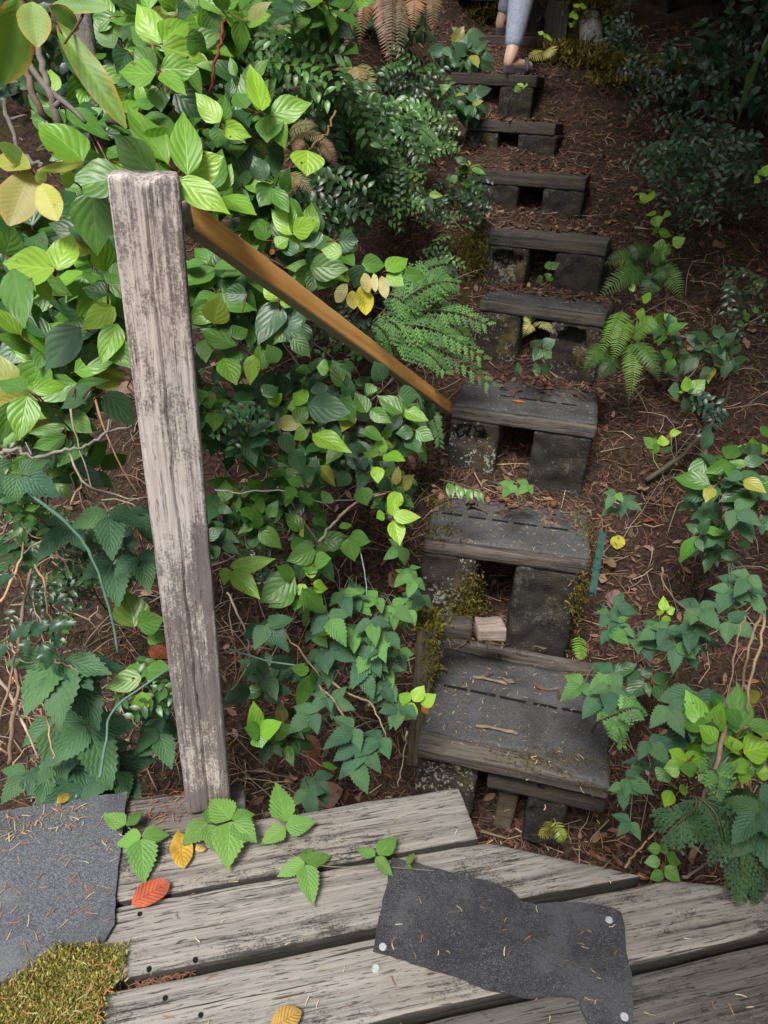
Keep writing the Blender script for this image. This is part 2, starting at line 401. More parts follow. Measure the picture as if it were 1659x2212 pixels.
M['twig'] = leafmat('twig_bark', .8, 0, 4, 1, 0, .0, .2, mot=.6)
M['moss'] = leafmat('moss_blade', .8, 0, 4, 1, 0, .15, .1, mot=.3)
def bark(name, light, dark, lich=.3):
    m, nt = newmat(name); g = G(nt); v, ov, oi = g.objvec()
    a = g.noise(g.scale(v, 1, 1, .35), 40, 6, .7, .8); b = g.noise(v, 14, 5, .65); f = g.noise(v, 120, 3, .6)
    c = g.mix(g.ramp(a, .3, .7), dark, light)
    c = g.mix(g.math('MULTIPLY', g.ramp(b, .55, .68), lich), c, (.24, .25, .17))
    g.finish(c, .9, g.math('ADD', a, g.math('MULTIPLY', f, .3)), .9, .008, .15); return m
M['bark_grey'] = bark('grey_bark', (.20, .185, .17), (.075, .066, .06), .35)
M['bark_dark'] = bark('dark_conifer_bark', (.055, .042, .034), (.018, .014, .012), .15)
M['stump'] = bark('lichened_stump_bark', (.36, .36, .33), (.10, .09, .08), .4)
# ------------------------------------------------------------------ terrain
def make_ground():
    def axisvals(lo, hi, step, far):
        a = [lo]; x = lo
        while x < hi: x += step; a.append(x)
        out = []; s = step; x = lo
        while x > -far: s *= 1.35; x -= s; out.append(x)
        a = out[::-1] + a; s = step; x = a[-1]
        while x < far: s *= 1.35; x += s; a.append(x)
        return a
    xs = axisvals(-1.8, 2.9, .045, 60); ys = axisvals(.8, 6.5, .045, 60)
    mb = MB(); nx = len(xs)
    for y in ys:
        for x in xs:
            z = ground(x, y)
            if -2 < x < 3 and .8 < y < 7: z += .010 * noise.noise(V((x * 22, y * 22, 7)))
            mb.v.append(V((x, y, z)))
    for j in range(len(ys) - 1):
        for i in range(nx - 1):
            mb.face([j * nx + i, j * nx + i + 1, (j + 1) * nx + i + 1, (j + 1) * nx + i])
    o = mb.build('ground', M['ground']); tag(o, kind='structure')
make_ground()
# ------------------------------------------------------------------ deck
DA = math.radians(14.3); ux = V((math.cos(DA), math.sin(DA), 0)); uy = V((-math.sin(DA), math.cos(DA), 0))
def dk(p): return (p.dot(ux), p.dot(uy))
deck = empty('wooden_deck', ux * 0 + uy * .6, 'weathered plank deck with roofing felt patches at the foot of the trail steps', 'deck')
deckmat = Matrix(((ux.x, uy.x, 0, 0), (ux.y, uy.y, 0, 0), (0, 0, 1, 0), (0, 0, 0, 1)))
def plank(a0, a1, b0, b1, mat, cut=None, seed=0, zt=0.0, th=.044, notch=None):
    """plank with top at zt between deck coords a (along) and b (across); cut = clipping of the right end (a at b0, a at b1)"""
    mb = MB(); c = V(((a0 + a1) / 2, (b0 + b1) / 2, zt - th / 2)); sx, sy = a1 - a0, b1 - b0
    def fn(p, q):
        if cut:
            b = (p.y / sy + .5); lim = cut[0] + (cut[1] - cut[0]) * b - c.x
            t = (p.x + sx / 2) / sx; q = q.copy(); q.x = -sx / 2 + t * (lim + sx / 2) + (q.x - p.x)
        edge = min(1, abs(p.y) / (sy / 2)) ** 12
        q.z += (.0022 * noise.noise(V((p.x * 9, p.y * 50, seed))) - .002 * edge * (1 + noise.noise(V((p.x * 25, seed, 0))))) if p.z > 0 else 0
        q.y += .0025 * noise.noise(V((p.x * 5, seed, p.y * 3)))
        return q
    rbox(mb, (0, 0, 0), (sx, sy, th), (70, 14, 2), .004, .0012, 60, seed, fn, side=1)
    o = mb.build('plank', [mat, M['dark_edge']], deck); o.matrix_local = Matrix.Translation(rel(deck, deckmat @ c)) @ deckmat; return o
aA, _ = dk(PZ(990, 1696, 0)); aA2, _ = dk(PZ(1035, 1814, 0))
aB0, _ = dk(PZ(1394, 1902, 0)); aB1, _ = dk(PZ(1041, 1816, 0))
aC1, _ = dk(PZ(1426, 1902, 0))
pr, _ = dk(PZ(554, 1760, 0))
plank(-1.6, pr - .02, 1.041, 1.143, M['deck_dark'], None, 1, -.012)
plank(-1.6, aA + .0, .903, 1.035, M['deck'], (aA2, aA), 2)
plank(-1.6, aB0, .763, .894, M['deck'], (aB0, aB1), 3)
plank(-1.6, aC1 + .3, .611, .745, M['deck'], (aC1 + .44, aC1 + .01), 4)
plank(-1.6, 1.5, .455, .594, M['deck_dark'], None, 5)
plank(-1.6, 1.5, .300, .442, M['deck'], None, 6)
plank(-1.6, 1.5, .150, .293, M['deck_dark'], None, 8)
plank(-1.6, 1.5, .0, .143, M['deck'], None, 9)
for a in (-1.2, -.45, .35):                                          # joists under the planks
    mb = MB(); L = 1.1 if a < .3 else .8
    rbox(mb, (0, 0, 0), (.04, L, .14), (2, 10, 2), .003, .001)
    o = mb.build('joist', M['deck_dark'], deck); o.matrix_local = Matrix.Translation(rel(deck, deckmat @ V((a, L / 2 - .0, -.125 - .012)))) @ deckmat
def sheet(name, pts, z, th, mat, parent, sub=26, jag=.0028, wave=.0028, local=None, seed=0):
    """flat sheet with ragged outline, real thickness; pts in world xy"""
    out = []
    n = len(pts)
    for i in range(n):
        a, b = V(pts[i]), V(pts[(i + 1) % n]); k = max(2, int((b - a).length / .012))
        for j in range(k):
            p = a.lerp(b, j / k); p += V((noise.noise(p * 60 + V((seed, 0, 0))), noise.noise(p * 60 + V((0, seed + 5, 0))), 0)) * jag; out.append(p)
    import bmesh
    bm = bmesh.new(); c = sum(out, V((0, 0, 0))) / len(out)
    vs = [bm.verts.new((p.x - c.x, p.y - c.y, 0)) for p in out]
    f = bm.faces.new(vs)
    if f.normal.z < 0: f.normal_flip()
    bmesh.ops.triangulate(bm, faces=bm.faces[:])
    bmesh.ops.subdivide_edges(bm, edges=[e for e in bm.edges if not e.is_boundary], cuts=2, use_grid_fill=True)
    bmesh.ops.triangulate(bm, faces=bm.faces[:])
    for v in bm.verts: v.co.z += wave * noise.noise(V((v.co.x * 14, v.co.y * 14, seed)))
    r = bmesh.ops.extrude_face_region(bm, geom=bm.faces[:]); 
    for g_ in r['geom']:
        if isinstance(g_, bmesh.types.BMVert): g_.co.z += th
    bmesh.ops.recalc_face_normals(bm, faces=bm.faces[:])
    me = bpy.data.meshes.new(name); bm.to_mesh(me); bm.free(); me.materials.append(mat)
    o = bpy.data.objects.new(name, me); COL.objects.link(o)
    if parent is not None: o.parent = parent; o.location = V((c.x, c.y, z)) - parent.location
    else: o.location = (c.x, c.y, z)
    return o
def pz(pts, z=0.0): return [PZ(u, v, z) for u, v in pts]
c10 = lambda x, y: crop(10, x, y)
c11 = lambda x, y: crop(11, x, y)
c12 = lambda x, y: crop(12, x, y)
matL = sheet('roofing_mat', pz([(-160, 1778), (0, 1757), c10(560, 215), c10(830, 172), c10(805, 340), c10(790, 520), c10(762, 720), c10(740, 1030), c10(690, 1130), c10(560, 1185), c10(430, 1180), c10(200, 1330), c10(60, 1430), (-160, 2200)]), .003, .005, M['mat_blue'], deck, seed=3)
tag(matL, 'blue-grey felt strip with moss growing over its near end')
matR = sheet('roofing_mat', pz([c11(880, 590), c11(1080, 640), c11(1250, 690), c11(1500, 745), (1106, 1929), (1128, 1950), (1156, 1956), (1243, 1953), (1319, 1965), (1339, 1976), (1346, 1992), (1353, 2072), (1363, 2109), (1366, 2179), (1362, 2245), (1285, 2245), (1259, 2192), (1249, 2164), (1233, 2155), (1139, 2160), (1106, 2152), (1046, 2142), (1003, 2119), (903, 2089), (843, 2067), (806, 2059), (820, 1979), (836, 1909)]), .003, .004, M['mat_black'], deck, seed=8)
tag(matR, 'black torn felt patch with nail heads')
def nailhead(par, p, r=.0075):
    mb = MB(); tube(mb, [V((0, 0, -.003)), V((0, 0, 0)), V((0, 0, .0012))], r, r * .8, n=14)
    o = mb.build('nail', M['nail'], par, False); o.location = p - par.matrix_basis.translation - (par.parent.location if par.parent else V((0, 0, 0))); return o
for (u, v) in ((827, 2045), (1316, 1987), (1349, 2196)): nailhead(matR, PZ(u, v, .0085))
nailhead(deck, PZ(812, 2091, .003))
for (x, y) in ((905, 945), (965, 1300), (1265, 1240), (1070, 1490), (1300, 1600)):
    mb = MB(); tube(mb, [V((0, 0, -.004)), V((0, 0, .0006))], .0045, .0042, n=10)
    o = mb.build('nail', M['slot'], deck, False); o.location = rel(deck, PZ(*c10(x, y), .0015))
# moss: many little blades; used for clumps on deck, steps and ground
def moss_blades(mb, p, n, size, hgt, colr=((.16, .15, .02), (.08, .085, .015), (.20, .15, .04)), up=V((0, 0, 1))):
    for _ in range(n):
        q = p + V((random.gauss(0, size.x), random.gauss(0, size.y), random.gauss(0, size.z)))
        d = (up + rv(.9)).normalized(); c = jc(random.choice(colr), .25)
        h = hgt * U(.5, 1.3); s = d.orthogonal().normalized(); s.rotate(Matrix.Rotation(U(0, 6.28), 3, d)); w = h * .16
        i = len(mb.v); k = q + d * h * .6 + rv(h * .2)
        mb.v += [q - s * w, q + s * w, k + s * w * .8, k - s * w * .8, q + d * h + rv(h * .35)]
        mb.face([i, i + 1, i + 2, i + 3], c); mb.face([i + 3, i + 2, i + 4], c)
def inpoly(x, y, poly):
    r = False; n = len(poly)
    for i in range(n):
        (x1, y1), (x2, y2) = poly[i], poly[(i + 1) % n]
        if (y1 > y) != (y2 > y) and x < (x2 - x1) * (y - y1) / (y2 - y1) + x1: r = not r
    return r
def moss_patch(poly, z, n, hgt, thick=.012, dens=1):
    mb = MB(); us = [p[0] for p in poly]; vs = [p[1] for p in poly]; k = 0
    while k < n:
        u, v = U(min(us), max(us)), U(min(vs), max(vs))
        if inpoly(u + random.gauss(0, 13), v + random.gauss(0, 13), poly):
            p = PZ(u, v, z); moss_blades(mb, p + V((0, 0, U(0, thick))), 1, V((0, 0, 0)), hgt, ((.38, .36, .085), (.25, .245, .055), (.42, .36, .13), (.31, .26, .085))); k += 1
    return mb
mo = moss_patch([c10(200, 1330), c10(420, 1165), c10(560, 1190), c10(700, 1150), c10(820, 1165), c10(790, 1330), c10(670, 1450), c10(610, 1659), (190, 2260), (-80, 2260), c10(-100, 1500), c10(80, 1420)], .005, 12000, .0085, .009).build('moss_cushion', M['moss'])
tag(mo, 'large yellow-green moss cushion at the corner of the blue-grey felt', 'moss')
m2 = moss_patch([c10(0, 480), c10(20, 330), c10(560, 230), c10(560, 330), c10(380, 400), c10(150, 400), c10(60, 490)], .008, 260, .005, .001).build('moss_film', M['moss'])
tag(m2, 'thin brownish moss along the far edge of the blue-grey felt', 'moss')
# ------------------------------------------------------------------ handrail
PA = math.radians(16); px = V((math.cos(PA), math.sin(PA), 0)); py = V((-math.sin(PA), math.cos(PA), 0)); PW = .090; PH = 1.21
pc = PZ(405, 1762, -.0) + px * PW / 2 + py * PW / 2
rail_root = empty('handrail', V((pc.x, pc.y, -.02)), 'bleached square timber post carrying a worn orange sloping rail', 'handrail')
mb = MB()
def post_fn(p, q):
    q = q.copy(); x = p.x / (PW / 2); h = (p.z) / (PH / 2)
    y = p.y / (PW / 2)
    if y < -.999:
        xc = -.02 + .16 * (1 - h) * .5 * -1 + .05 * noise.noise(V((h * 5, 0, 0)))
        xc = -.02 + .03 * noise.noise(V((h * 6, 0, 0)))
        if abs(x - xc) < .028: q.y += .006
        q.y += .0009 * noise.noise(V((x * 14, h * 6, 1))) - .0005
    if h > .93:
        q.z -= .008 * max(0, 1 - ((x + .05) / .38) ** 2) * (.5 - .5 * y) * ss(.93, 1, h) + .002 * (1 + noise.noise(V((x * 4, y * 4, 0)))) * ss(.97, 1, h)
    return q
rbox(mb, (0, 0, 0), (PW, PW, PH), (40, 10, 110), .007, .0008, 35, 4, post_fn)
post = mb.build('post', M['post'], rail_root)
# grain runs along the local X in the wood shader: give the post its own axis
for v in post.data.vertices: v.co = V((v.co.z, v.co.x, v.co.y))
lean = Matrix.Rotation(math.radians(-.3), 4, 'Y')
post.matrix_local = Matrix.Translation(V((0, 0, PH / 2 + .02))) @ Matrix.Rotation(PA, 4, 'Z') @ Matrix(((0, 1, 0, 0), (0, 0, 1, 0), (1, 0, 0, 0), (0, 0, 0, 1)))
r0 = P(405, 466, 1.06); r1 = PY(985, 893, 2.47)
rx = (r1 - r0).normalized(); rl = (r1 - r0).length; ry = V((0, 0, 1)).cross(rx).normalized(); rz = rx.cross(ry)
tw = Matrix.Rotation(math.radians(-26), 3, rx); ry = tw @ ry; rz = tw @ rz
mb = MB()
rbox(mb, (0, 0, 0), (rl, .020, .050), (60, 4, 6), .0025, .0012, 20, 2)
ro = mb.build('rail', M['rail'], rail_root)
mid = (r0 + r1) / 2
ro.matrix_local = Matrix.Translation(rel(rail_root, mid)) @ Matrix(((rx.x, ry.x, rz.x, 0), (rx.y, ry.y, rz.y, 0), (rx.z, ry.z, rz.z, 0), (0, 0, 0, 1)))
for t_ in (.03, .33, .66):
    mb = MB(); q_ = ro.matrix_local @ V(((t_ - .5) * rl, -.0105, .004))
    tube(mb, [V((0, 0, 0)), -ry * .0035], .0042, .0036, n=10); o_ = mb.build('screw', M['nail'], rail_root, False); o_.location = q_
# ------------------------------------------------------------------ steps
steps = []
def solve(a, b, W):
    lo, hi = -3, 1.28
    for _ in range(60):
        m = (lo + hi) / 2
        if (PZ(*a, m) - PZ(*b, m)).length > W: lo = m
        else: hi = m
    return m
SW = .48
frames = []
for a, b, dep in (((900, 1613), (1320, 1705), .47), ((915, 1169), (1279, 1221), .33), ((975, 881), (1288, 925), .37), ((1035, 648), (1309, 686), .25), ((1058, 497), (1313, 523), .2)):
    z = solve(a, b, SW); A = PZ(*a, z); B = PZ(*b, z); frames.append((A, (B - A).normalized(), SW, dep))
for (u0, v0), (u1, v1), d, dep in (((1040, 363), (1266, 387), 3.32, .3), ((1010, 255), (1201, 267), 3.86, .3), ((973, 158), (1161, 161), 4.1, .3), ((1012, 75), (1192, 79), 4.5, .3)):
    A = P(u0, v0, d * 1.02); B = P(u1, v1, d * .985); A.z = B.z = (A.z + B.z) / 2; e = B - A; frames.append((A, e.normalized(), e.length, dep))
blocks = [((.0, .16), (.30, .40)), ((.0, .16), (.275, .46)), ((.0, .17), (.285, .475)), ((.0, .17), (.285, .478)), ((.0, .172), (.285, .48)), ((.0, .185), (.295, .48)), ((-.005, .175), (.285, .49)), ((-.0, .2), (.295, .485)), ((.0, .2), (.295, .475))]
labels = ['lowest step beside the deck, broad felt-covered tread with two twigs on it', 'second step up, with a green metal stake at its side and white lichen',
          'step where the orange rail ends, with a bright orange leaf sliver on its felt', 'step with yellow fern and salal seedling growing between its two blocks',
          'step beside the big fern with a rotten hole in its left block', 'step strewn with red-brown needles, narrow lichen stripe between its blocks',
          'dark step with a square black gap left of its bare right block', 'step the walking person stands on, with a moss-edged right side', 'topmost step, under the person\'s raised rear foot']
bm_l = ['block_lichen', 'block_lichen', 'block_lichen', 'block_moss', 'block_moss', 'block', 'block_moss', 'block_moss', 'block']
bm_r = ['block', 'block', 'block', 'block_moss', 'block', 'block', 'block', 'block', 'block']
LITTER = MB()
def needle(p, L, w, ang, col, up=V((0, 0, 1)), bend=.15):
    d = V((math.cos(ang), math.sin(ang), 0)); d = (d - up * d.dot(up)).normalized(); s = up.cross(d)
    i = len(LITTER.v); b = s * U(-bend, bend) * L
    LITTER.v += [p - d * L / 2 - s * w / 2, p - d * L / 2 + s * w / 2, p + b + s * w / 2 + up * w * .4, p + b - s * w / 2 + up * w * .4, p + d * L / 2 + s * w / 3 + up * U(0, L * .15), p + d * L / 2 - s * w / 3 + up * U(0, L * .15)]
    LITTER.face([i, i + 1, i + 2, i + 3], col); LITTER.face([i + 3, i + 2, i + 4, i + 5], col)
NEED = [(.42, .31, .16), (.33, .17, .08), (.55, .47, .30), (.24, .13, .08), (.46, .38, .2)]
stepobjs = []
for i, (A, e, W, dep) in enumerate(frames):
    back = V((-e.y, e.x, 0)); base = A + e * W / 2 + back * dep / 2
    M4 = Matrix(((e.x, back.x, 0, 0), (e.y, back.y, 0, 0), (0, 0, 1, 0), (0, 0, 0, 1)))
    root = empty('timber_step', V((base.x, base.y, A.z - .3)), labels[i], 'step', 'timber steps climbing the bank'); stepobjs.append(root)
    def place(o, x, y, z, rz=0):
        o.parent = root; o.matrix_local = Matrix.Translation(rel(root, A + e * x + back * y + V((0, 0, z)))) @ M4 @ Matrix.Rotation(rz, 4, 'Z'); return o
    nb = 3 if dep > .3 else 2
    th = .040 if i < 4 else .058; bw = dep / nb
    for k in range(nb):
        mb = MB(); front = (k == 0)
        rbox(mb, (0, 0, 0), (W + U(-.006, .006), bw - .004, th), (30, 6, 3), .006, .0022, 25, i * 7 + k)
        o = mb.build('tread_board', M['tread_front'] if i < 5 and (front or k == nb - 1) else M['tread']); place(o, W / 2, bw * (k + .5), -th / 2)
    for bi, (x0, x1) in enumerate(blocks[i]):
        w = x1 - x0; h = (.40 if i else .26); mb = MB(); rot = (i == 3 and bi == 1) or (i == 4 and bi == 0) or (i == 2 and bi == 0); sd = i * 5 + bi
        def bf(p, q, w=w, h=h, rot=rot, sd=sd):
            q = q.copy()
            if p.y < -.149:
                q.y += .012 * noise.noise(V((p.x * 22, p.z * 22, sd)))
                if rot:
                    rr = math.hypot((p.x + .01) / .055, (p.z - h / 2 + .055) / .035) + .55 * noise.noise(V((p.x * 45, p.z * 45, sd)))
                    q.y += .06 * ss(1.15, .75, rr)
                if i == 0 and bi == 1: q.y += .0
            return q
        rbox(mb, (0, 0, 0), (w, .30, h), (20, 4, 30), .012, .005, 14, sd, bf)
        o = mb.build('support_block', M[bm_l[i] if bi == 0 else bm_r[i]]); place(o, (x0 + x1) / 2, .154 + (.03 if i == 0 else .0), -th - h / 2 + .001)
    if i < 4:
        f0 = .055 if i == 0 else .022; b1 = dep - (.075 if i == 0 else .03)
        n = 24; mb = MB()
        def lip(x, s):
            return .008 * noise.noise(V((x * 12, s, i))) + .004 * noise.noise(V((x * 50, s, i)))
        rows = 16; idx = {}
        for zz in (0, 1):
            for r_ in range(rows + 1):
                for k in range(n * 2 + 1):
                    x = .004 + (W - .008) * k / (n * 2)
                    ff = f0 + lip(x, 0) + (-.055 * ss(.55, .95, x / W) if i == 0 else 0); bb = b1 + lip(x, 5)
                    y = ff + (bb - ff) * r_ / rows
                    z = (.006 if zz else .0012) + .0018 * noise.noise(V((x * 18, y * 18, i)))
                    if i == 0 and y < .03: z -= .5 * max(0, .006 - y) 
                    mb.v.append(V((x, y, z))); idx[(zz, r_, k)] = len(mb.v) - 1
        K = n * 2
        for r_ in range(rows):
            for k in range(K):
                mb.face([idx[(1, r_, k)], idx[(1, r_, k + 1)], idx[(1, r_ + 1, k + 1)], idx[(1, r_ + 1, k)]])
        for k in range(K):
            mb.face([idx[(0, 0, k)], idx[(0, 0, k + 1)], idx[(1, 0, k + 1)], idx[(1, 0, k)]])
            mb.face([idx[(0, rows, k + 1)], idx[(0, rows, k)], idx[(1, rows, k)], idx[(1, rows, k + 1)]])
        for r_ in range(rows):
            mb.face([idx[(0, r_ + 1, 0)], idx[(0, r_, 0)], idx[(1, r_, 0)], idx[(1, r_ + 1, 0)]])
            mb.face([idx[(0, r_, K)], idx[(0, r_ + 1, K)], idx[(1, r_ + 1, K)], idx[(1, r_, K)]])
        o = mb.build('felt_cover', M['mat_step']); place(o, 0, 0, 0)
        if i < 3:
            mb = MB(); ym = dep * (.50, .52, .46)[i]; x = .03 if i < 2 else .14
            while x < W - .08:
                L = U(.05, .075)
                rbox(mb, (x + L / 2, ym + lip(x, 2) * .5, .0), (L, .009, .003), (3, 1, 1), .001, .001, 60, x * 50)
                x += L + U(.008, .02)
            s_ = mb.build('drain_slot', M['slot'], o); s_.location = (0, 0, .0068)
    # needles on the tread
    for _ in range(int((150 if i < 4 else 60) * dep / .35)):
        p = A + e * U(.01, W - .01) + back * U(.01, dep) + V((0, 0, .0085 if i < 4 else .002))
        needle(p, U(.006, .018), .0013, U(0, 6.3), jc(random.choice(NEED), .2))
    if i == 0:
        mb = MB(); rbox(mb, (0, 0, 0), (W * .62, .04, .085), (14, 2, 3), .006, .003, 20, 77)
        place(mb.build('under_beam', M['tread']), W * .70, .05, -th - .043)
        mb = MB(); rbox(mb, (0, 0, 0), (.055, .05, .45), (3, 3, 14), .01, .006, 20, 78)
        place(mb.build('support_block', M['stake']), W * .52, .12, -th - .225)
        for (u0, v0, u1, v1) in ((1022, 1462, 1095, 1478), (1028, 1568, 1118, 1585)):
            mb = MB(); a_ = PZ(u0, v0, A.z + .012); b_ = PZ(u1, v1, A.z + .010)
            tube(mb, [q - a_ for q in curve(a_, b_, V((0, 0, .004)), 7, .0012)], .004, .0045, (.25, .19, .14), 7, wob=.5)
            t_ = mb.build('fallen_twig', M['twig']); t_.location = a_; tag(t_, 'short grey-brown twig on the lowest step, ' + ('nearer its back board' if v0 < 1500 else 'nearer its front edge'), 'twig', 'twigs on the lowest step')
A1, e1, W1, D1 = frames[0]; A2, e2, W2, D2 = frames[1]
# moss on steps
def step_moss(mbx, A, e, spots, hgt=.010):
    back = V((-e.y, e.x, 0))
    for x, y, z, n, sx, sy, sz, up in spots:
        p = A + e * x + back * y + V((0, 0, z))
        S = V((abs(e.x) * sx + abs(back.x) * sy, abs(e.y) * sx + abs(back.y) * sy, sz)); moss_blades(mbx, p, n, S, hgt, ((.15, .125, .025), (.09, .085, .018), (.20, .15, .045)), up)
mb = MB(); step_moss(mb, A1, e1, [(.03, .30, .006, 150, .014, .04, .001, V((0, 0, 1))), (.34, .05, .004, 700, .07, .008, .002, V((0, 0, 1))), (.44, .03, .0, 300, .03, .02, .003, V((0, 0, 1))), (.46, .2, .006, 160, .01, .07, .002, V((0, 0, 1)))], .008)
tag(mb.build('moss_strip', M['moss']), 'rusty moss line along the front of the lowest step', 'moss')
mb = MB(); back2 = V((-e2.y, e2.x, 0))
step_moss(mb, A2, e2, [(.145, .02, -.13, 900, .012, .02, .035, -back2 + V((0, 0, .3))), (.14, .0, -.21, 1700, .026, .03, .03, -back2 + V((0, 0, .8))), (.02, .24, .006, 260, .018, .05, .002, V((0, 0, 1))), (.46, .2, .006, 160, .012, .06, .002, V((0, 0, 1))), (.46, .0, -.1, 350, .014, .01, .06, -back2), (.05, .05, .006, 120, .03, .02, .002, V((0, 0, 1)))], .013)
tag(mb.build('moss_cushion', M['moss']), 'thick moss hanging beside the left block of the second step', 'moss')
mb = MB()
for (u, v, n, s) in ((1020, 545, 2600, .05), (1025, 580, 1500, .05)):
    p, t = hit(u, v, .02); moss_blades(mb, p, n, V((s, s, s * .8)), .016, ((.16, .15, .03), (.10, .10, .022), (.20, .16, .045)))
tag(mb.build('moss_cushion', M['moss']), 'round moss hummock left of the step with the rotten left block', 'moss')
mb = MB()
for (u, v, n, sx, d) in ((1235, 113, 2200, .10, 4.35), (1200, 125, 1000, .06, 4.3), (1345, 140, 2400, .16, 4.3), (1390, 150, 1500, .12, 4.2), (1330, 175, 700, .12, 4.1)):
    p, t = hit(u, v, .02); moss_blades(mb, p, n, V((sx, sx, .02)), .035, ((.15, .12, .02), (.09, .08, .018), (.19, .14, .04)))
tag(mb.build('moss_mound', M['moss']), 'golden moss spread over the litter right of the topmost step', 'moss')
# stake left of lowest step, pale board, dark little board, green metal stake
def post_at(name, top, bot, w, d, mat, label, cat, yaw=0, seed=0):
    top, bot = V(top), V(bot); L = (top - bot).length; mb = MB()
    rbox(mb, (0, 0, 0), (L, w, d), (16, 4, 4), .006, .004, 25, seed)
    o = mb.build(name, mat); z = (top - bot).normalized(); y = V((math.cos(yaw), math.sin(yaw), 0)); y = (y - z * y.dot(z)).normalized(); x = z.cross(y)
    o.matrix_world = Matrix(((z.x, y.x, x.x, (top.x + bot.x) / 2), (z.y, y.y, x.y, (top.y + bot.y) / 2), (z.z, y.z, x.z, (top.z + bot.z) / 2), (0, 0, 0, 1)))
    return tag(o, label, cat)
t_ = P(926, 1345, 1.93); b_ = P(915, 1660, 1.78)
b_ = V((t_.x - .005, t_.y - .12, t_.z - .42))
post_at('wooden_stake', t_, V((t_.x, t_.y - .01, t_.z - .5)), .05, .06, M['stake'], 'mossy wooden stake standing at the left side of the lowest step', 'stake', -.2, 5)
mb = MB(); moss_blades(mb, t_ + V((0, 0, .006)), 900, V((.018, .02, .008)), .014); moss_blades(mb, t_ + V((.012, -.03, -.1)), 500, V((.012, .006, .07)), .012, up=V((0, -1, .2)))
tag(mb.build('moss', M['moss']), 'moss cap on top of the stake left of the lowest step', 'moss')
p = P(1062, 1356, 2.0)
pm = post_at('board_offcut', p + V((.034, 0, 0)), p - V((.045, 0.01, 0)), .062, .040, M['pale'], 'pale freshly cut board end lying under the second step', 'board', 1.5, 6)
p = P(945, 1350, 1.98)
post_at('board_offcut', p + V((.09, -.01, 0)), p - V((.05, .0, 0)), .05, .05, M['tread'], 'dark weathered board end under the left block of the second step', 'board', 1.5, 7)
gt = P(1303, 1148, 1.95); gb = P(1281, 1280, 1.83)
mb = MB(); ax = (gb - gt).normalized(); sx_ = ax.cross(V((0, 1, 0))).normalized(); fx = ax.cross(sx_)
for sgn in (0, 1):
    rbox(mb, (0, 0, 0), (.0, .0, .0), (1, 1, 1)) if False else None
prof_ = [(-.010, 0), (-.010, .003), (.007, .003), (.007, .018), (.010, .018), (.010, 0)]
n0 = len(mb.v)
for q in (gt, gb):
    for a, b in prof_: mb.v.append(q - gt + sx_ * a + fx * -b)
for k in range(6): mb.face([n0 + k, n0 + (k + 1) % 6, n0 + 6 + (k + 1) % 6, n0 + 6 + k])
mb.face([n0 + k for k in range(6)][::-1]); mb.face([n0 + 6 + k for k in range(6)])
o = mb.build('metal_stake', M['green_metal'], smooth=False); o.location = gt; tag(o, 'dark green angle-iron stake at the right side of the second step', 'stake')
#__PART2__
# ------------------------------------------------------------------ vegetation
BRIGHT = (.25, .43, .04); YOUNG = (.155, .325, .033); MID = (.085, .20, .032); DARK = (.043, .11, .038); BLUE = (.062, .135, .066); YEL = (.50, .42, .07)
TW = [(.16, .055, .035), (.20, .10, .05), (.13, .10, .07)]
def facing(p, up=.55, j=.35):
    return ((CAM - p).normalized() * .75 + V((0, 0, up)) + rv(j)).normalized()
def rootpt(p, dx=0, dy=.08):
    q = V((p.x + U(-.05, .05), p.y, p.z - .10)); d = (q - CAM).normalized(); t = (q - CAM).length
    for _ in range(260):
        w = CAM + d * t
        if w.z < ground(w.x, w.y): break
        t += .01
    return V((w.x, w.y, ground(w.x, w.y) - .02))
class Plant:
    """an Empty at the root with stem and foliage parts"""
    def __init__(s, name, label, cat, group, root):
        s.e = empty(name, root, label, cat, group); s.fo = MB(); s.st = MB()
    def finish(s, fm, sm=None, foname='foliage'):
        o = s.e.location
        for mb in (s.fo, s.st):
            for i in range(len(mb.v)): mb.v[i] = mb.v[i] - o
        if s.fo.f: s.fo.build(foname, M[fm], s.e)
        if s.st.f: s.st.build('stem', M[sm or 'twig'], s.e)
        return s.e
def salal_sprig(pl, head, root, n, L, cols, r=.0016, spread=.65, face=.55):
    head, root = V(head), V(root)
    pts = spline([root, root.lerp(head, .5) + rv(.03), head], 5)
    tube(pl.st, pts, r * 1.5, r * .7, jc(random.choice(TW), .2), 5)
    d0 = (head - pts[-4]).normalized(); a = U(0, 6.3)
    for k in range(n):
        t = (n - 1 - k) / max(1, n - 1); p = head - d0 * (L * .32 * (n - 1 - k) * .8)
        a += 2.4 + U(-.5, .5)
        f = facing(p, face, .45)
        s = d0.cross(f); s = s.normalized() if s.length > .01 else f.orthogonal().normalized()
        b = f.cross(s)
        out = (s * math.cos(a) + b * math.sin(a)).normalized()
        dirn = (out * (1 - .35 * (1 - t)) + d0 * U(.1, .55) * (1 - t * .5) + V((0, 0, -.12 * t)) + rv(.18)).normalized()
        l = L * U(.72, 1.15) * (1 if k < n - 1 else .7); c = jc(random.choice(cols) if R() > .04 else (.26, .27, .05), .25)
        pe = p + dirn * l * .10
        tube(pl.st, [p, pe], r * .8, r * .6, TW[0], 4)
        leaf(pl.fo, pe, dirn, (f + rv(.3)).normalized(), l, l * U(.5, .66), SALAL, c, U(.08, .35), U(.0, .35), 7, 2, wav=U(.0, .05))
def mains_of(pl, rp, c, k, r=.003):
    out = []
    for _ in range(k):
        t = c + V((U(-.06, .06), U(.02, .10), U(-.03, .06))); b = rp + V((U(-.04, .04), U(0, .08), 0)); b.z = ground(b.x, b.y) - .02
        p = spline([b, b.lerp(t, .5) + rv(.05), t], 5); tube(pl.st, p, r, r * .5, jc((.13, .075, .045), .25), 5); out.append(p[4:])
    return out
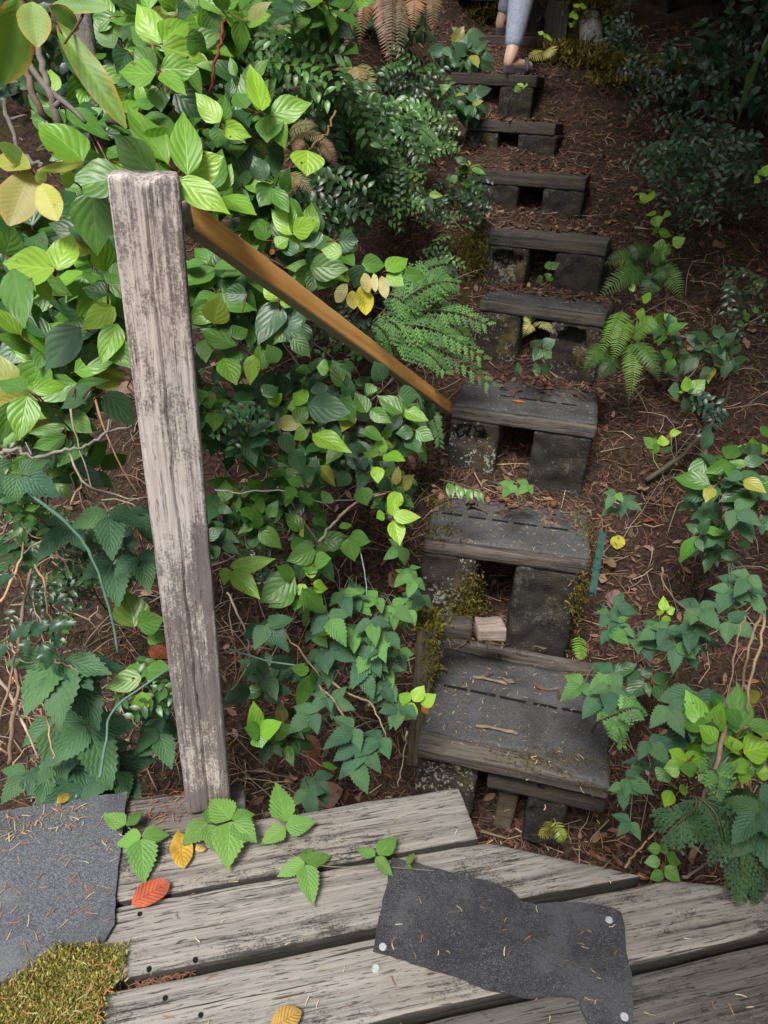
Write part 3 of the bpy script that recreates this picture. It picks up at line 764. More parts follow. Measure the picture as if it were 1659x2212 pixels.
def salal(u, v, ru, rvv, d, n, L, cols, label, leaves=(4, 7), dd=.10, name='salal_shrub', group=None, root=None, cat='shrub', face=.55, dyr=.1):
    c = P(u, v, d); rp = root if root is not None else rootpt(c, 0, dyr)
    pl = Plant(name, label, cat, group, rp); mains = mains_of(pl, rp, c, 1 + n // 10)
    for _ in range(n):
        a = U(0, 6.3); q = math.sqrt(R()); uu, vv = u + ru * q * math.cos(a), v + rvv * q * math.sin(a)
        h = P(uu, vv, d + U(-dd, dd))
        g_ = ground(h.x, h.y)
        if h.z < g_ + .03: h.z = g_ + U(.03, .08)
        b = min((q_ for m_ in mains for q_ in m_), key=lambda w: (w - h).length + (.5 if w.z > h.z - .02 else 0))
        salal_sprig(pl, h, b, random.randint(*leaves), L, cols, face=face)
    return pl.finish('salal')
# hand-placed leaves, traced as (base, tip, width) in crop pixels
def traced(k, lst, d, cols, label, name='salal_shrub', cat='shrub', pf=SALAL, mat='salal', root=None, dyr=.12, jit=.03, stem=True, group=None, wk=1.0, fold=(.05, .3)):
    L0 = [crop(k, (b[0] + t[0]) / 2, (b[1] + t[1]) / 2) for b, t, *_ in lst]
    c = P(sum(q[0] for q in L0) / len(L0), sum(q[1] for q in L0) / len(L0), d)
    rp = root if root is not None else rootpt(c, 0, dyr)
    pl = Plant(name, label, cat, group, rp)
    for it in lst:
        b, t, w = it[:3]; dep = d + (it[4] if len(it) > 4 else 0); colr = it[3] if len(it) > 3 and it[3] else random.choice(cols)
        pb = P(*crop(k, *b), dep + U(-jit, jit) * .5); pt = P(*crop(k, *t), dep + U(-jit, jit)); L = (pt - pb).length
        W = w / 3.0 / F * dep * wk; dr = pt - pb; pm = (pb + pt) / 2
        f = facing(pm, .3, .3)
        leaf(pl.fo, pb, dr, f, L, W * 1.08, pf, jc(colr, .1), U(*fold), U(-.02, .14), 9, 3, wav=U(.01, .04))
        if stem:
            q = pb.lerp(c, .35); q.z = min(q.z, pb.z + .01)
            tube(pl.st, [pb, pb.lerp(q, .5) + V((0, .006, -.003)), q + V((0, .015, -.01))], .0012, .0014, TW[0], 5)
    if stem: tube(pl.st, spline([rp, rp.lerp(c, .5) + V((U(-.07, .07), .09, 0)), c + V((0, .02, -.01))], 5), .0028, .0014, jc((.12, .07, .045), .25), 6)
    return pl.finish(mat)
B_, Y_, M_, D_, BL = BRIGHT, YOUNG, MID, DARK, BLUE
postroot = V((-.42, 1.25, ground(-.42, 1.25)))
traced(1, [((1000, 1125), (720, 865), 210, M_), ((1085, 1065), (805, 630), 190, Y_, .04), ((960, 1010), (1110, 820), 190, Y_, .06), ((1215, 1135), (1185, 675), 195, Y_), ((1222, 1145), (1445, 1000), 210, B_, .02),
           ((1150, 1165), (1498, 1375), 185, B_, -.05), ((800, 1010), (700, 960), 150, M_, .08), ((1000, 1120), (1110, 1075), 90, Y_, .03), ((700, 1040), (860, 1080), 170, Y_, .1), ((1370, 1230), (1445, 930), 140, M_, .12), ((1440, 1270), (1665, 1395), 170, Y_, .1), ((1420, 1240), (1500, 1050), 120, Y_, .15)], 1.02,
       [Y_], 'bright salal sprig of big pointed leaves curling over the post top', dyr=.2)
traced(1, [((540, 1045), (238, 742), 285, Y_), ((800, 1150), (392, 1200), 265, M_), ((600, 1240), (625, 1665), 275, M_, .1), ((580, 1120), (700, 1290), 150, M_, .06), ((480, 1180), (390, 1140), 100, Y_, -.02)], 1.06,
       [M_], 'large-leaved salal branch drooping just left of the post top')
traced(1, [((120, -20), (20, 555), 270, (.13, .25, .03)), ((205, 10), (240, 280), 190, (.24, .34, .09), -.02), ((365, 150), (818, 795), 165, (.15, .27, .04), .05), ((318, 48), (532, 190), 135, (.13, .26, .05), .06), ((335, 25), (710, 35), 110, (.15, .30, .06), .08)], .86,
       [Y_], 'long serrated leaves turning orange at their edges, in the upper left corner', 'cascara_branch', 'branch', OVAL, 'autumn', root=P(30, -120, .9), fold=(.1, .4))
traced(1, [((200, 1105), (50, 1455), 235, (.30, .27, .06)), ((195, 1095), (-10, 1010), 150, (.27, .31, .05)), ((185, 1085), (0, 920), 110, (.14, .25, .05)), ((235, 1110), (562, 1052), 60, (.26, .34, .05)), ((262, 1185), (375, 1432), 165, (.38, .40, .06)), ((230, 1120), (300, 1180), 80, (.22, .3, .05))], .95,
       [Y_], 'yellow and pinkish turning leaves left of the post top', 'cascara_branch', 'branch', OVAL, 'autumn', root=P(-60, 480, 1.1), fold=(.05, .3))
traced(1, [((1035, 285), (868, -10), 175, B_), ((1050, 265), (1225, 110), 180, Y_), ((1050, 300), (1342, 388), 165, B_), ((1215, 235), (1350, 340), 130, M_), ((985, 300), (845, 165), 130, M_, .05), ((1150, 90), (1240, 60), 120, D_, .1)], 1.55,
       [Y_], 'bright five-leaved salal tip high above the post, against dark foliage')
traced(1, [((1008, 480), (750, 455), 165, Y_), ((1012, 455), (865, 300), 150, M_, .04), ((1040, 445), (1290, 445), 170, Y_), ((1040, 470), (1208, 600), 120, Y_), ((1020, 560), (1045, 728), 130, M_, .06), ((1130, 600), (1330, 760), 170, D_, .15), ((830, 330), (760, 480), 150, D_, .2)], 1.5,
       [Y_], 'salal cluster of rounded leaves between the grey trunk and the reddish stems')
traced(1, [((1425, 795), (1262, 590), 135, B_), ((1432, 795), (1455, 615), 115, M_), ((1440, 820), (1632, 888), 110, B_), ((1430, 830), (1400, 960), 130, M_, .06), ((1640, 740), (1560, 480), 130, M_, .06), ((1700, 720), (1620, 410), 150, B_)], 1.5,
       [Y_], 'three bright salal leaves forming a fan above the rail head')
traced(2, [((10, 715), (5, 435), 140, B_), ((95, 745), (365, 665), 170, Y_), ((100, 740), (70, 925), 180, M_), ((100, 760), (195, 965), 130, Y_), ((70, 700), (200, 800), 120, M_, .05), ((-60, 700), (-140, 600), 130, M_)], 1.55, [Y_], 'salal spray with one large flat horizontal leaf above the rail')
traced(2, [((335, 975), (330, 1140), 210, B_, -.05), ((180, 1000), (75, 960), 150, D_), ((90, 1130), (150, 950), 120, D_), ((60, 1170), (-20, 1000), 120, D_), ((120, 1200), (20, 1340), 170, M_), ((100, 1220), (215, 1380), 120, M_)], 1.6, [M_], 'salal stem ending in one round heart-shaped bright leaf')
traced(2, [((235, 1520), (90, 1335), 110, B_), ((240, 1515), (400, 1420), 130, B_), ((230, 1500), (240, 1250), 60, Y_), ((380, 1600), (330, 1480), 150, BL), ((540, 1560), (665, 1560), 130, BL), ((60, 1560), (10, 1430), 120, M_), ((130, 1600), (210, 1540), 110, Y_), ((230, 1659), (210, 1540), 110, D_), ((560, 1640), (420, 1620), 110, Y_)], 1.6, [Y_], 'pale young salal shoot rising just above the middle of the rail')
traced(4, [((370, 90), (455, -170), 200, B_, -.02), ((355, 85), (5, 40), 230, B_), ((90, 85), (155, 470), 200, M_), ((180, 120), (470, 260), 170, M_, .1), ((250, 160), (340, 310), 90, Y_, .03), ((30, 0), (90, -190), 200, M_, .05)], .98, [Y_], 'big bright salal leaves at the left edge, level with the post top')
traced(4, [((700, 250), (522, 200), 140, D_), ((742, 330), (520, 472), 150, B_), ((515, 465), (278, 740), 245, BL), ((760, 440), (655, 705), 150, Y_), ((700, 180), (790, 110), 130, M_), ((740, 560), (850, 730), 160, M_), ((560, 480), (420, 440), 150, M_, .06), ((590, 560), (560, 720), 120, D_, .04)], 1.08, [M_], 'salal twig with one broad blue-green leaf close to the left of the post')
traced(4, [((168, 862), (-15, 800), 150, M_), ((205, 870), (448, 818), 125, Y_), ((178, 905), (115, 1195), 185, Y_), ((90, 940), (0, 1215), 130, M_), ((680, 885), (880, 1105), 170, D_, .1), ((600, 850), (370, 985), 150, D_, .1), ((430, 1165), (195, 1250), 115, M_, .15), ((420, 1110), (185, 1150), 80, M_, .12), ((160, 1290), (150, 1440), 130, M_, .2), ((500, 830), (700, 800), 60, M_, .1)], 1.1, [M_], 'salal whorl with four outspread leaves at the left edge, mid-post height')
traced(4, [((1385, 440), (1428, 252), 170, (.22, .30, .03)), ((1530, 585), (1293, 462), 170, M_), ((1500, 520), (1612, 465), 120, M_), ((1450, 660), (1535, 835), 145, Y_), ((1325, 540), (1330, 685), 110, M_), ((1600, 250), (1440, 240), 120, D_, .1), ((1640, 640), (1620, 840), 100, B_), ((1560, 620), (1500, 700), 80, M_)], 1.4, [M_], 'salal sprig with a yellowish upright leaf, right of the post under the rail')
traced(5, [((350, 70), (602, 75), 175, M_), ((690, 60), (630, 215), 130, BL), ((685, 45), (845, 60), 120, M_), ((845, 95), (990, 5), 130, Y_), ((850, 115), (960, 195), 105, Y_), ((945, 120), (1112, 130), 85, M_), ((470, 100), (400, 220), 130, M_)], 1.75, [M_], 'salal branch of round leaves reaching over the cedar sprays')
traced(5, [((690, 185), (712, 382), 115, (.55, .50, .05)), ((590, 180), (520, 300), 85, (.50, .46, .20)), ((620, 225), (635, 345), 80, (.50, .42, .08)), ((700, 110), (730, 235), 70, (.46, .40, .16)), ((765, 110), (775, 230), 45, (.52, .48, .24)), ((815, 130), (840, 272), 70, (.50, .45, .20))], 1.72, [YEL], 'bunch of hanging pale yellow withered leaves behind the rail', 'salal_spray', 'branch', OVAL, 'dead')
traced(5, [((140, 275), (45, 165), 110, B_), ((150, 290), (245, 290), 90, Y_), ((150, 300), (10, 572), 190, BL), ((165, 480), (312, 310), 150, BL), ((180, 488), (362, 530), 135, BL), ((240, 530), (352, 655), 110, M_), ((200, 470), (120, 560), 120, M_), ((40, 740), (20, 560), 100, M_), ((140, 690), (70, 570), 110, M_)], 1.5, [M_], 'salal clump with dull blue-green leaves directly under the upper rail')
traced(5, [((335, 965), (618, 1018), 185, BL), ((330, 945), (225, 875), 120, Y_), ((320, 960), (195, 985), 110, Y_), ((365, 1150), (622, 1272), 135, B_), ((330, 1130), (238, 1190), 90, Y_), ((240, 1250), (310, 1415), 115, D_), ((260, 1080), (330, 950), 100, M_), ((80, 960), (170, 890), 90, Y_), ((40, 900), (150, 840), 110, D_), ((420, 900), (400, 810), 110, BL), ((300, 830), (350, 800), 80, D_)], 1.62, [M_], 'salal shoot with one long lime-green leaf pointing down right')
traced(5, [((720, 1015), (640, 880), 110, M_), ((740, 1000), (878, 1080), 95, M_), ((950, 1015), (780, 900), 120, M_), ((955, 1000), (1122, 1062), 100, Y_), ((920, 900), (1062, 900), 120, D_), ((820, 810), (770, 680), 120, D_), ((795, 1285), (685, 1265), 90, M_), ((800, 1275), (825, 1172), 85, Y_), ((828, 1285), (968, 1320), 105, Y_), ((1035, 1130), (1155, 1190), 100, M_), ((1020, 1140), (905, 1150), 90, D_), ((990, 1170), (1060, 1275), 110, D_), ((640, 720), (550, 720), 80, D_), ((560, 920), (640, 1090), 110, M_), ((470, 730), (390, 720), 110, M_), ((760, 830), (720, 900), 80, M_), ((700, 1120), (830, 1190), 90, M_)], 1.75, [M_], 'broad salal clump filling the space below the lower half of the rail')
traced(5, [((820, 1440), (745, 1355), 80, Y_), ((785, 1365), (790, 1475), 85, B_), ((935, 1535), (850, 1650), 100, B_), ((600, 1400), (525, 1500), 100, D_), ((680, 1500), (720, 1620), 120, M_, .0), ((480, 1540), (430, 1600), 100, M_), ((350, 1540), (280, 1600), 110, M_), ((300, 1470), (200, 1450), 80, M_), ((250, 1500), (190, 1580), 80, M_)], 1.75, [M_], 'sparse salal leaves on bare stems over the litter, left of the third step')
traced(8, [((890, 32), (1072, 30), 95, B_), ((895, 55), (935, 218), 110, B_), ((885, 25), (905, -60), 80, B_), ((830, 10), (780, 40), 70, Y_)], 1.72, [B_], 'bright three-leaved salal tip left of the second step')
traced(8, [((380, 245), (195, 320), 140, M_), ((250, 420), (20, 590), 200, M_), ((250, 425), (130, 350), 110, M_), ((240, 500), (70, 615), 150, M_), ((300, 500), (450, 660), 140, M_), ((270, 540), (250, 640), 90, M_), ((310, 640), (340, 742), 105, M_), ((320, 470), (270, 540), 70, B_), ((370, 470), (468, 500), 85, B_), ((340, 400), (395, 280), 120, M_), ((380, 330), (490, 300), 120, M_), ((360, 430), (350, 330), 70, B_)], 1.5, [M_], 'salal rosette with insect-eaten leaves right of the post, low down')
traced(7, [((1482, 372), (1790, 300), 110, (.24, .42, .05)), ((1500, 380), (1690, 560), 125, (.22, .40, .05)), ((1470, 360), (1450, 475), 75, (.22, .40, .05))], 1.42, [B_], 'three glowing yellow-green leaves touching the right edge of the post')
traced(8, [((600, 160), (745, 195), 115, M_), ((600, 170), (640, 325), 120, M_), ((590, 110), (560, 60), 80, M_)], 1.68, [M_], 'pair of drooping salal leaves in the middle of the left bank')
traced(8, [((1025, 1240), (932, 1362), 115, B_), ((1020, 1228), (1090, 1118), 95, B_), ((1070, 1250), (1168, 1180), 90, B_), ((1000, 1225), (920, 1180), 80, Y_), ((1075, 1255), (1125, 1315), 45, (.28, .10, .03))], 1.62, [B_], 'lime-green salal seedling beside the left edge of the lowest step', 'salal_seedling', 'plant')
traced(8, [((345, 1030), (225, 1010), 80, Y_), ((350, 1060), (265, 1288), 105, M_), ((360, 1040), (390, 1130), 60, M_), ((480, 760), (400, 790), 60, B_), ((560, 870), (490, 830), 60, B_)], 1.62, [M_], 'slim salal leaves on a cane in the bramble patch', 'salal_seedling', 'plant')
traced(7, [((870, 745), (818, 505), 215, (.11, .19, .03)), ((890, 730), (1065, 690), 160, M_), ((920, 1070), (670, 1138), 135, (.16, .27, .07)), ((930, 1010), (730, 1080), 110, M_, .03), ((945, 1030), (1115, 1020), 130, M_), ((922, 1165), (930, 1305), 105, Y_), ((960, 800), (1075, 830), 120, M_, .02), ((880, 1200), (850, 1260), 60, Y_)], 1.5, [M_], 'olive spotted salal shoot against the left side of the post, low down')
traced(8, [((20, 1440), (170, 1360), 120, Y_), ((30, 1430), (-80, 1400), 110, M_), ((0, 1420), (-10, 1230), 110, Y_, .02), ((10, 1450), (40, 1530), 110, M_), ((430, 1650), (545, 1640), 70, M_)], 1.45, [M_], 'small salal shoot right of the post above the deck')
# right-hand small plants
def tiny(k, lst, d, label, cols=None, name='salal_seedling', wk=1.0, mat='salal', pf=SALAL): return traced(k, lst, d, cols or [M_], label, name, 'plant', pf, mat, wk=wk)
tiny(6, [((1085, 880), (1010, 870), 110, BL), ((1140, 880), (1120, 765), 70, Y_), ((1150, 890), (1255, 800), 105, Y_), ((1115, 920), (1200, 1030), 95, BL), ((1100, 890), (1080, 870), 30, B_)], 2.35, 'five-leaved salal seedling on the right slope below the big fern')
tiny(6, [((940, 1250), (850, 1165), 80, M_), ((980, 1235), (975, 1155), 75, B_), ((1020, 1150), (1100, 1140), 45, B_), ((960, 1240), (885, 1265), 70, M_), ((1000, 1240), (1010, 1275), 70, D_)], 2.2, 'salal seedling with two lime leaves on the bare right slope')
tiny(6, [((1550, 1280), (1452, 1235), 90, B_), ((1560, 1270), (1560, 1170), 70, B_), ((1560, 1290), (1540, 1365), 60, B_), ((1600, 1260), (1665, 1240), 70, B_), ((1620, 1160), (1680, 1110), 90, M_)], 2.0, 'lime-green salal shoot at the right edge by a crooked grey branch')
tiny(6, [((980, 430), (905, 420), 110, M_), ((1000, 440), (1070, 400), 120, Y_), ((860, 380), (800, 370), 70, Y_), ((900, 280), (840, 260), 70, Y_), ((800, 200), (750, 210), 55, Y_), ((760, 150), (690, 130), 70, Y_), ((1000, 590), (1030, 670), 70, M_), ((1050, 590), (1130, 570), 60, D_)], 2.55, 'salal leaves growing through the big sword fern')
tiny(9, [((985, 645), (980, 540), 60, B_), ((985, 650), (925, 630), 60, B_), ((1000, 650), (1060, 620), 60, B_), ((995, 670), (1000, 748), 60, B_)], 1.9, 'lone bright four-leaved seedling on the litter right of the steps')
tiny(6, [((185, 585), (115, 545), 85, BL), ((195, 590), (285, 540), 85, BL), ((185, 600), (140, 680), 75, BL), ((190, 610), (260, 660), 85, M_), ((60, 720), (20, 740), 80, D_), ((180, 720), (130, 745), 70, D_), ((190, 720), (245, 750), 80, D_)], 2.45, 'salal seedling growing in the gap between the blocks under the ferny step')
tiny(6, [((235, 90), (240, 20), 50, M_), ((240, 80), (315, 40), 50, M_), ((230, 110), (235, 150), 45, M_), ((200, 140), (150, 170), 50, D_), ((220, 150), (275, 140), 50, M_)], 2.9, 'salal seedling between the blocks of the rotten-holed step')
tiny(3, [((880, 1310), (825, 1245), 50, B_), ((885, 1305), (920, 1225), 50, B_), ((870, 1310), (820, 1310), 40, B_), ((930, 1390), (865, 1390), 80, Y_), ((930, 1400), (950, 1475), 75, Y_), ((975, 1400), (1030, 1380), 60, Y_), ((920, 1480), (950, 1510), 60, Y_), ((950, 1500), (1035, 1530), 60, Y_), ((1040, 1590), (1125, 1540), 80, Y_), ((1000, 1590), (910, 1590), 70, Y_), ((1000, 1620), (970, 1660), 70, Y_)], 2.9, 'tall arching salal stem with lime leaves above the big sword fern')
tiny(3, [((1600, 1150), (1568, 1185), 50, B_), ((1620, 1140), (1680, 1060), 60, B_), ((1640, 1130), (1590, 1100), 40, Y_)], 2.6, 'bright leaf spray entering at the right edge before the dark thicket')
tiny(6, [((1630, 180), (1545, 190), 55, (.16, .2, .03)), ((1520, 370), (1490, 370), 50, M_), ((1560, 360), (1600, 340), 50, M_), ((1500, 430), (1470, 450), 55, M_), ((1540, 430), (1560, 440), 45, M_), ((1510, 380), (1530, 420), 40, M_)], 2.5, 'thin seedling of round leaves in the shade at the right edge')
tiny(3, [((75, 560), (30, 540), 30, B_), ((75, 560), (100, 550), 40, B_), ((10, 580), (60, 575), 40, M_)], 3.75, 'pale green sprout in front of the block below the walking person')
tiny(3, [((205, 220), (165, 205), 25, B_), ((215, 225), (260, 265), 25, B_), ((205, 215), (215, 245), 20, Y_)], 4.0, 'pale green sprout on the timber right of the topmost step')
tiny(3, [((430, 50), (400, 20), 50, B_), ((440, 40), (490, 40), 40, B_), ((400, 100), (370, 90), 40, Y_), ((430, 110), (390, 110), 40, B_), ((390, 150), (375, 180), 40, Y_), ((400, 130), (420, 160), 40, Y_)], 4.25, 'salal stem growing on the mossy post above the steps')
tiny(2, [((1100, 1262), (1015, 1250), 45, BL), ((1120, 1260), (1212, 1270), 45, B_), ((1110, 1270), (1140, 1365), 55, BL), ((1095, 1270), (1095, 1340), 35, (.2, .1, .06))], 2.6, 'small three-leaved salal on the bare bank left of the steps')
tiny(12, [((965, 520), (875, 525), 70, M_), ((1010, 480), (1112, 490), 75, M_), ((960, 600), (855, 615), 75, M_), ((980, 680), (890, 720), 75, M_), ((1000, 560), (960, 470), 50, M_), ((1000, 570), (1110, 620), 85, M_), ((990, 640), (1100, 740), 90, M_), ((985, 370), (1015, 390), 60, M_)], 1.42, 'upright stem of dull oval leaves just behind the right deck edge')
tiny(12, [((1060, 120), (1015, 95), 60, B_), ((1080, 130), (1150, 160), 70, B_), ((1035, 150), (985, 255), 85, B_), ((1045, 250), (1100, 300), 60, Y_), ((1290, 245), (1240, 250), 40, M_), ((1270, 260), (1330, 285), 40, M_), ((1250, 300), (1210, 340), 50, M_)], 1.5, 'hanging lime leaves at the right edge of the lowest step\'s gully')
traced(9, [((1320, 1425), (1350, 1232), 130, Y_), ((1325, 1490), (1212, 1375), 130, Y_), ((1455, 1530), (1360, 1500), 130, B_), ((1450, 1560), (1410, 1450), 110, B_), ((1500, 1560), (1690, 1500), 190, B_), ((1130, 1620), (1010, 1540), 110, B_), ((1130, 1640), (1260, 1560), 120, Y_), ((1090, 1659), (980, 1660), 110, Y_), ((1530, 1610), (1640, 1700), 150, B_), ((1560, 1560), (1600, 1680), 130, M_), ((1250, 1470), (1320, 1560), 110, M_)], 1.42, [Y_], 'lush bright salal spray at the right edge beside the lowest step')
traced(12, [((1500, 60), (1540, -60), 100, M_), ((1510, 10), (1490, 110), 80, Y_), ((1600, 200), (1345, 260), 180, D_, .06), ((1660, 330), (1560, 250), 150, M_), ((1580, 30), (1680, 20), 110, B_), ((1000, 20), (940, 80), 110, M_, .05), ((1200, 10), (1080, 0), 90, M_)], 1.4, [M_], 'dark broad leaves at the lower right edge behind the deck')
# bank fillers: whole shrubs behind the traced tips
FILL = [
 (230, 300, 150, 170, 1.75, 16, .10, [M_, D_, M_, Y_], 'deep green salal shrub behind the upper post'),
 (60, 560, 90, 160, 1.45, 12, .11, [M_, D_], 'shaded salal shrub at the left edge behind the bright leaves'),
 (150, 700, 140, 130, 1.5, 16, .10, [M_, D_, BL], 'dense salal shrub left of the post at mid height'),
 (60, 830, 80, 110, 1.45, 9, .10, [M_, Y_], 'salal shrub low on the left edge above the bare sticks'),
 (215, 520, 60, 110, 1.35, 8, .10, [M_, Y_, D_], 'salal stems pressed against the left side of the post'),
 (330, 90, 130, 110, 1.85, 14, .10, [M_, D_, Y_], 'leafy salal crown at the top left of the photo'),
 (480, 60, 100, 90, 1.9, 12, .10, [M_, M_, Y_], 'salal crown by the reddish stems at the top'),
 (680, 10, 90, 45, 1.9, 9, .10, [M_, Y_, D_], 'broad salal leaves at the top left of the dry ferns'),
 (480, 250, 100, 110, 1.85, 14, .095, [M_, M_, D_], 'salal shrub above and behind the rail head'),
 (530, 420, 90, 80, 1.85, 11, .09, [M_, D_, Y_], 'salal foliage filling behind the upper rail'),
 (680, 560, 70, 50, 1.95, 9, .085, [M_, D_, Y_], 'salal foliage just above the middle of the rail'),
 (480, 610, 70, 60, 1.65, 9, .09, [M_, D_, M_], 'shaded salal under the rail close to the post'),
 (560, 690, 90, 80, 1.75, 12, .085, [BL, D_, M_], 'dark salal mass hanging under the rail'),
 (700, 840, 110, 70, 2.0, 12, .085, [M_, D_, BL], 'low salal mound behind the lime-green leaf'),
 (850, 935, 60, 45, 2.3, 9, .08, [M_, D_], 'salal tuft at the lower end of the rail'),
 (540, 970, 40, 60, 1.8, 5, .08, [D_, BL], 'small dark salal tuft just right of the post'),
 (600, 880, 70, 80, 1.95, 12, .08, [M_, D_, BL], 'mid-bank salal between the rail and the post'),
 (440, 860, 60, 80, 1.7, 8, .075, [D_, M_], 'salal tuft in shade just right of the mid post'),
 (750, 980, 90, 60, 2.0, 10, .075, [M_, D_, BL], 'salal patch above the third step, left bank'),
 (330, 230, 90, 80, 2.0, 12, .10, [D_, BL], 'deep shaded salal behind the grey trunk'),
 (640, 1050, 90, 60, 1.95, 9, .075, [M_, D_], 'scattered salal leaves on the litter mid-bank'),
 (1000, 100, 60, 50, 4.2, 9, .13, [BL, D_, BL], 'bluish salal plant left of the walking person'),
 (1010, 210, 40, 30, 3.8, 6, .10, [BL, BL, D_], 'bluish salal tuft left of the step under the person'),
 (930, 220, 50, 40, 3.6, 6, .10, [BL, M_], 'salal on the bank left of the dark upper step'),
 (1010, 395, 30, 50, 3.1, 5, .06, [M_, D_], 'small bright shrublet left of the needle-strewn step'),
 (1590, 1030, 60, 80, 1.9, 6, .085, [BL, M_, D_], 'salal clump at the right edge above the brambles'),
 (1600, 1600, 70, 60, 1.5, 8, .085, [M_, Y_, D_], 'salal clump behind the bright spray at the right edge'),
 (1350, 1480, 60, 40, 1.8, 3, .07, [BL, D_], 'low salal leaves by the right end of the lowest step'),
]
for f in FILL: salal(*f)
# bramble: toothed leaflets in threes
def bram_leaf(pl, p, dirn, f, L, cols, pf=BRAMB, m=0, lift=.0, ang=1.15, wk=.62):
    s = dirn.cross(f).normalized()
    for k, (a, q) in enumerate(((0, 1.0), (ang, .82), (-ang, .82))):
        d = (dirn * math.cos(a) + s * math.sin(a)).normalized(); l = L * q * U(.88, 1.1)
        leaf(pl.fo, p + d * l * (.14 if k == 0 else .03), d, (f + rv(.25)).normalized(), l, l * wk * U(.9, 1.1), pf, jc(random.choice(cols), .15), U(.1, .35), U(.05, .3), 18, 2, teeth=.16, wav=.03)
        tube(pl.st, [p, p + d * l * .15], .0009, .0007, (.12, .16, .07), 4)
def bramble(u, v, ru, rvv, d, n, L, cols, label, dd=.06, pf=BRAMB, group=None, wk=.62, zmin=.02):
    c = P(u, v, d); rp = rootpt(c); pl = Plant('bramble_plant', label, 'bramble', group, rp); mains = mains_of(pl, rp, c, 1, .0016)
    for i in range(n):
        a = U(0, 6.3); q = math.sqrt(R()); h = P(u + ru * q * math.cos(a), v + rvv * q * math.sin(a), d + U(-dd, dd))
        g_ = ground(h.x, h.y)
        if h.z < g_ + zmin: h.z = g_ + U(zmin, zmin + .05)
        f = facing(h, .7, .35); dn = (V((U(-1, 1), -.5, U(-1.0, .2)))); dn = (dn - f * dn.dot(f)).normalized()
        bram_leaf(pl, h, dn, f, L * U(.7, 1.15), cols, pf, wk=wk)
        tube(pl.st, spline([mains[0][-3], (mains[0][-3] + h) / 2 + V((0, .01, .015)), h], 3), .0012, .0008, (.13, .17, .10), 5)
    return pl.finish('bramble')
BR = [(.052, .125, .058), (.042, .105, .054), (.066, .15, .058)]; BRL = [(.085, .20, .05), (.10, .23, .055)]
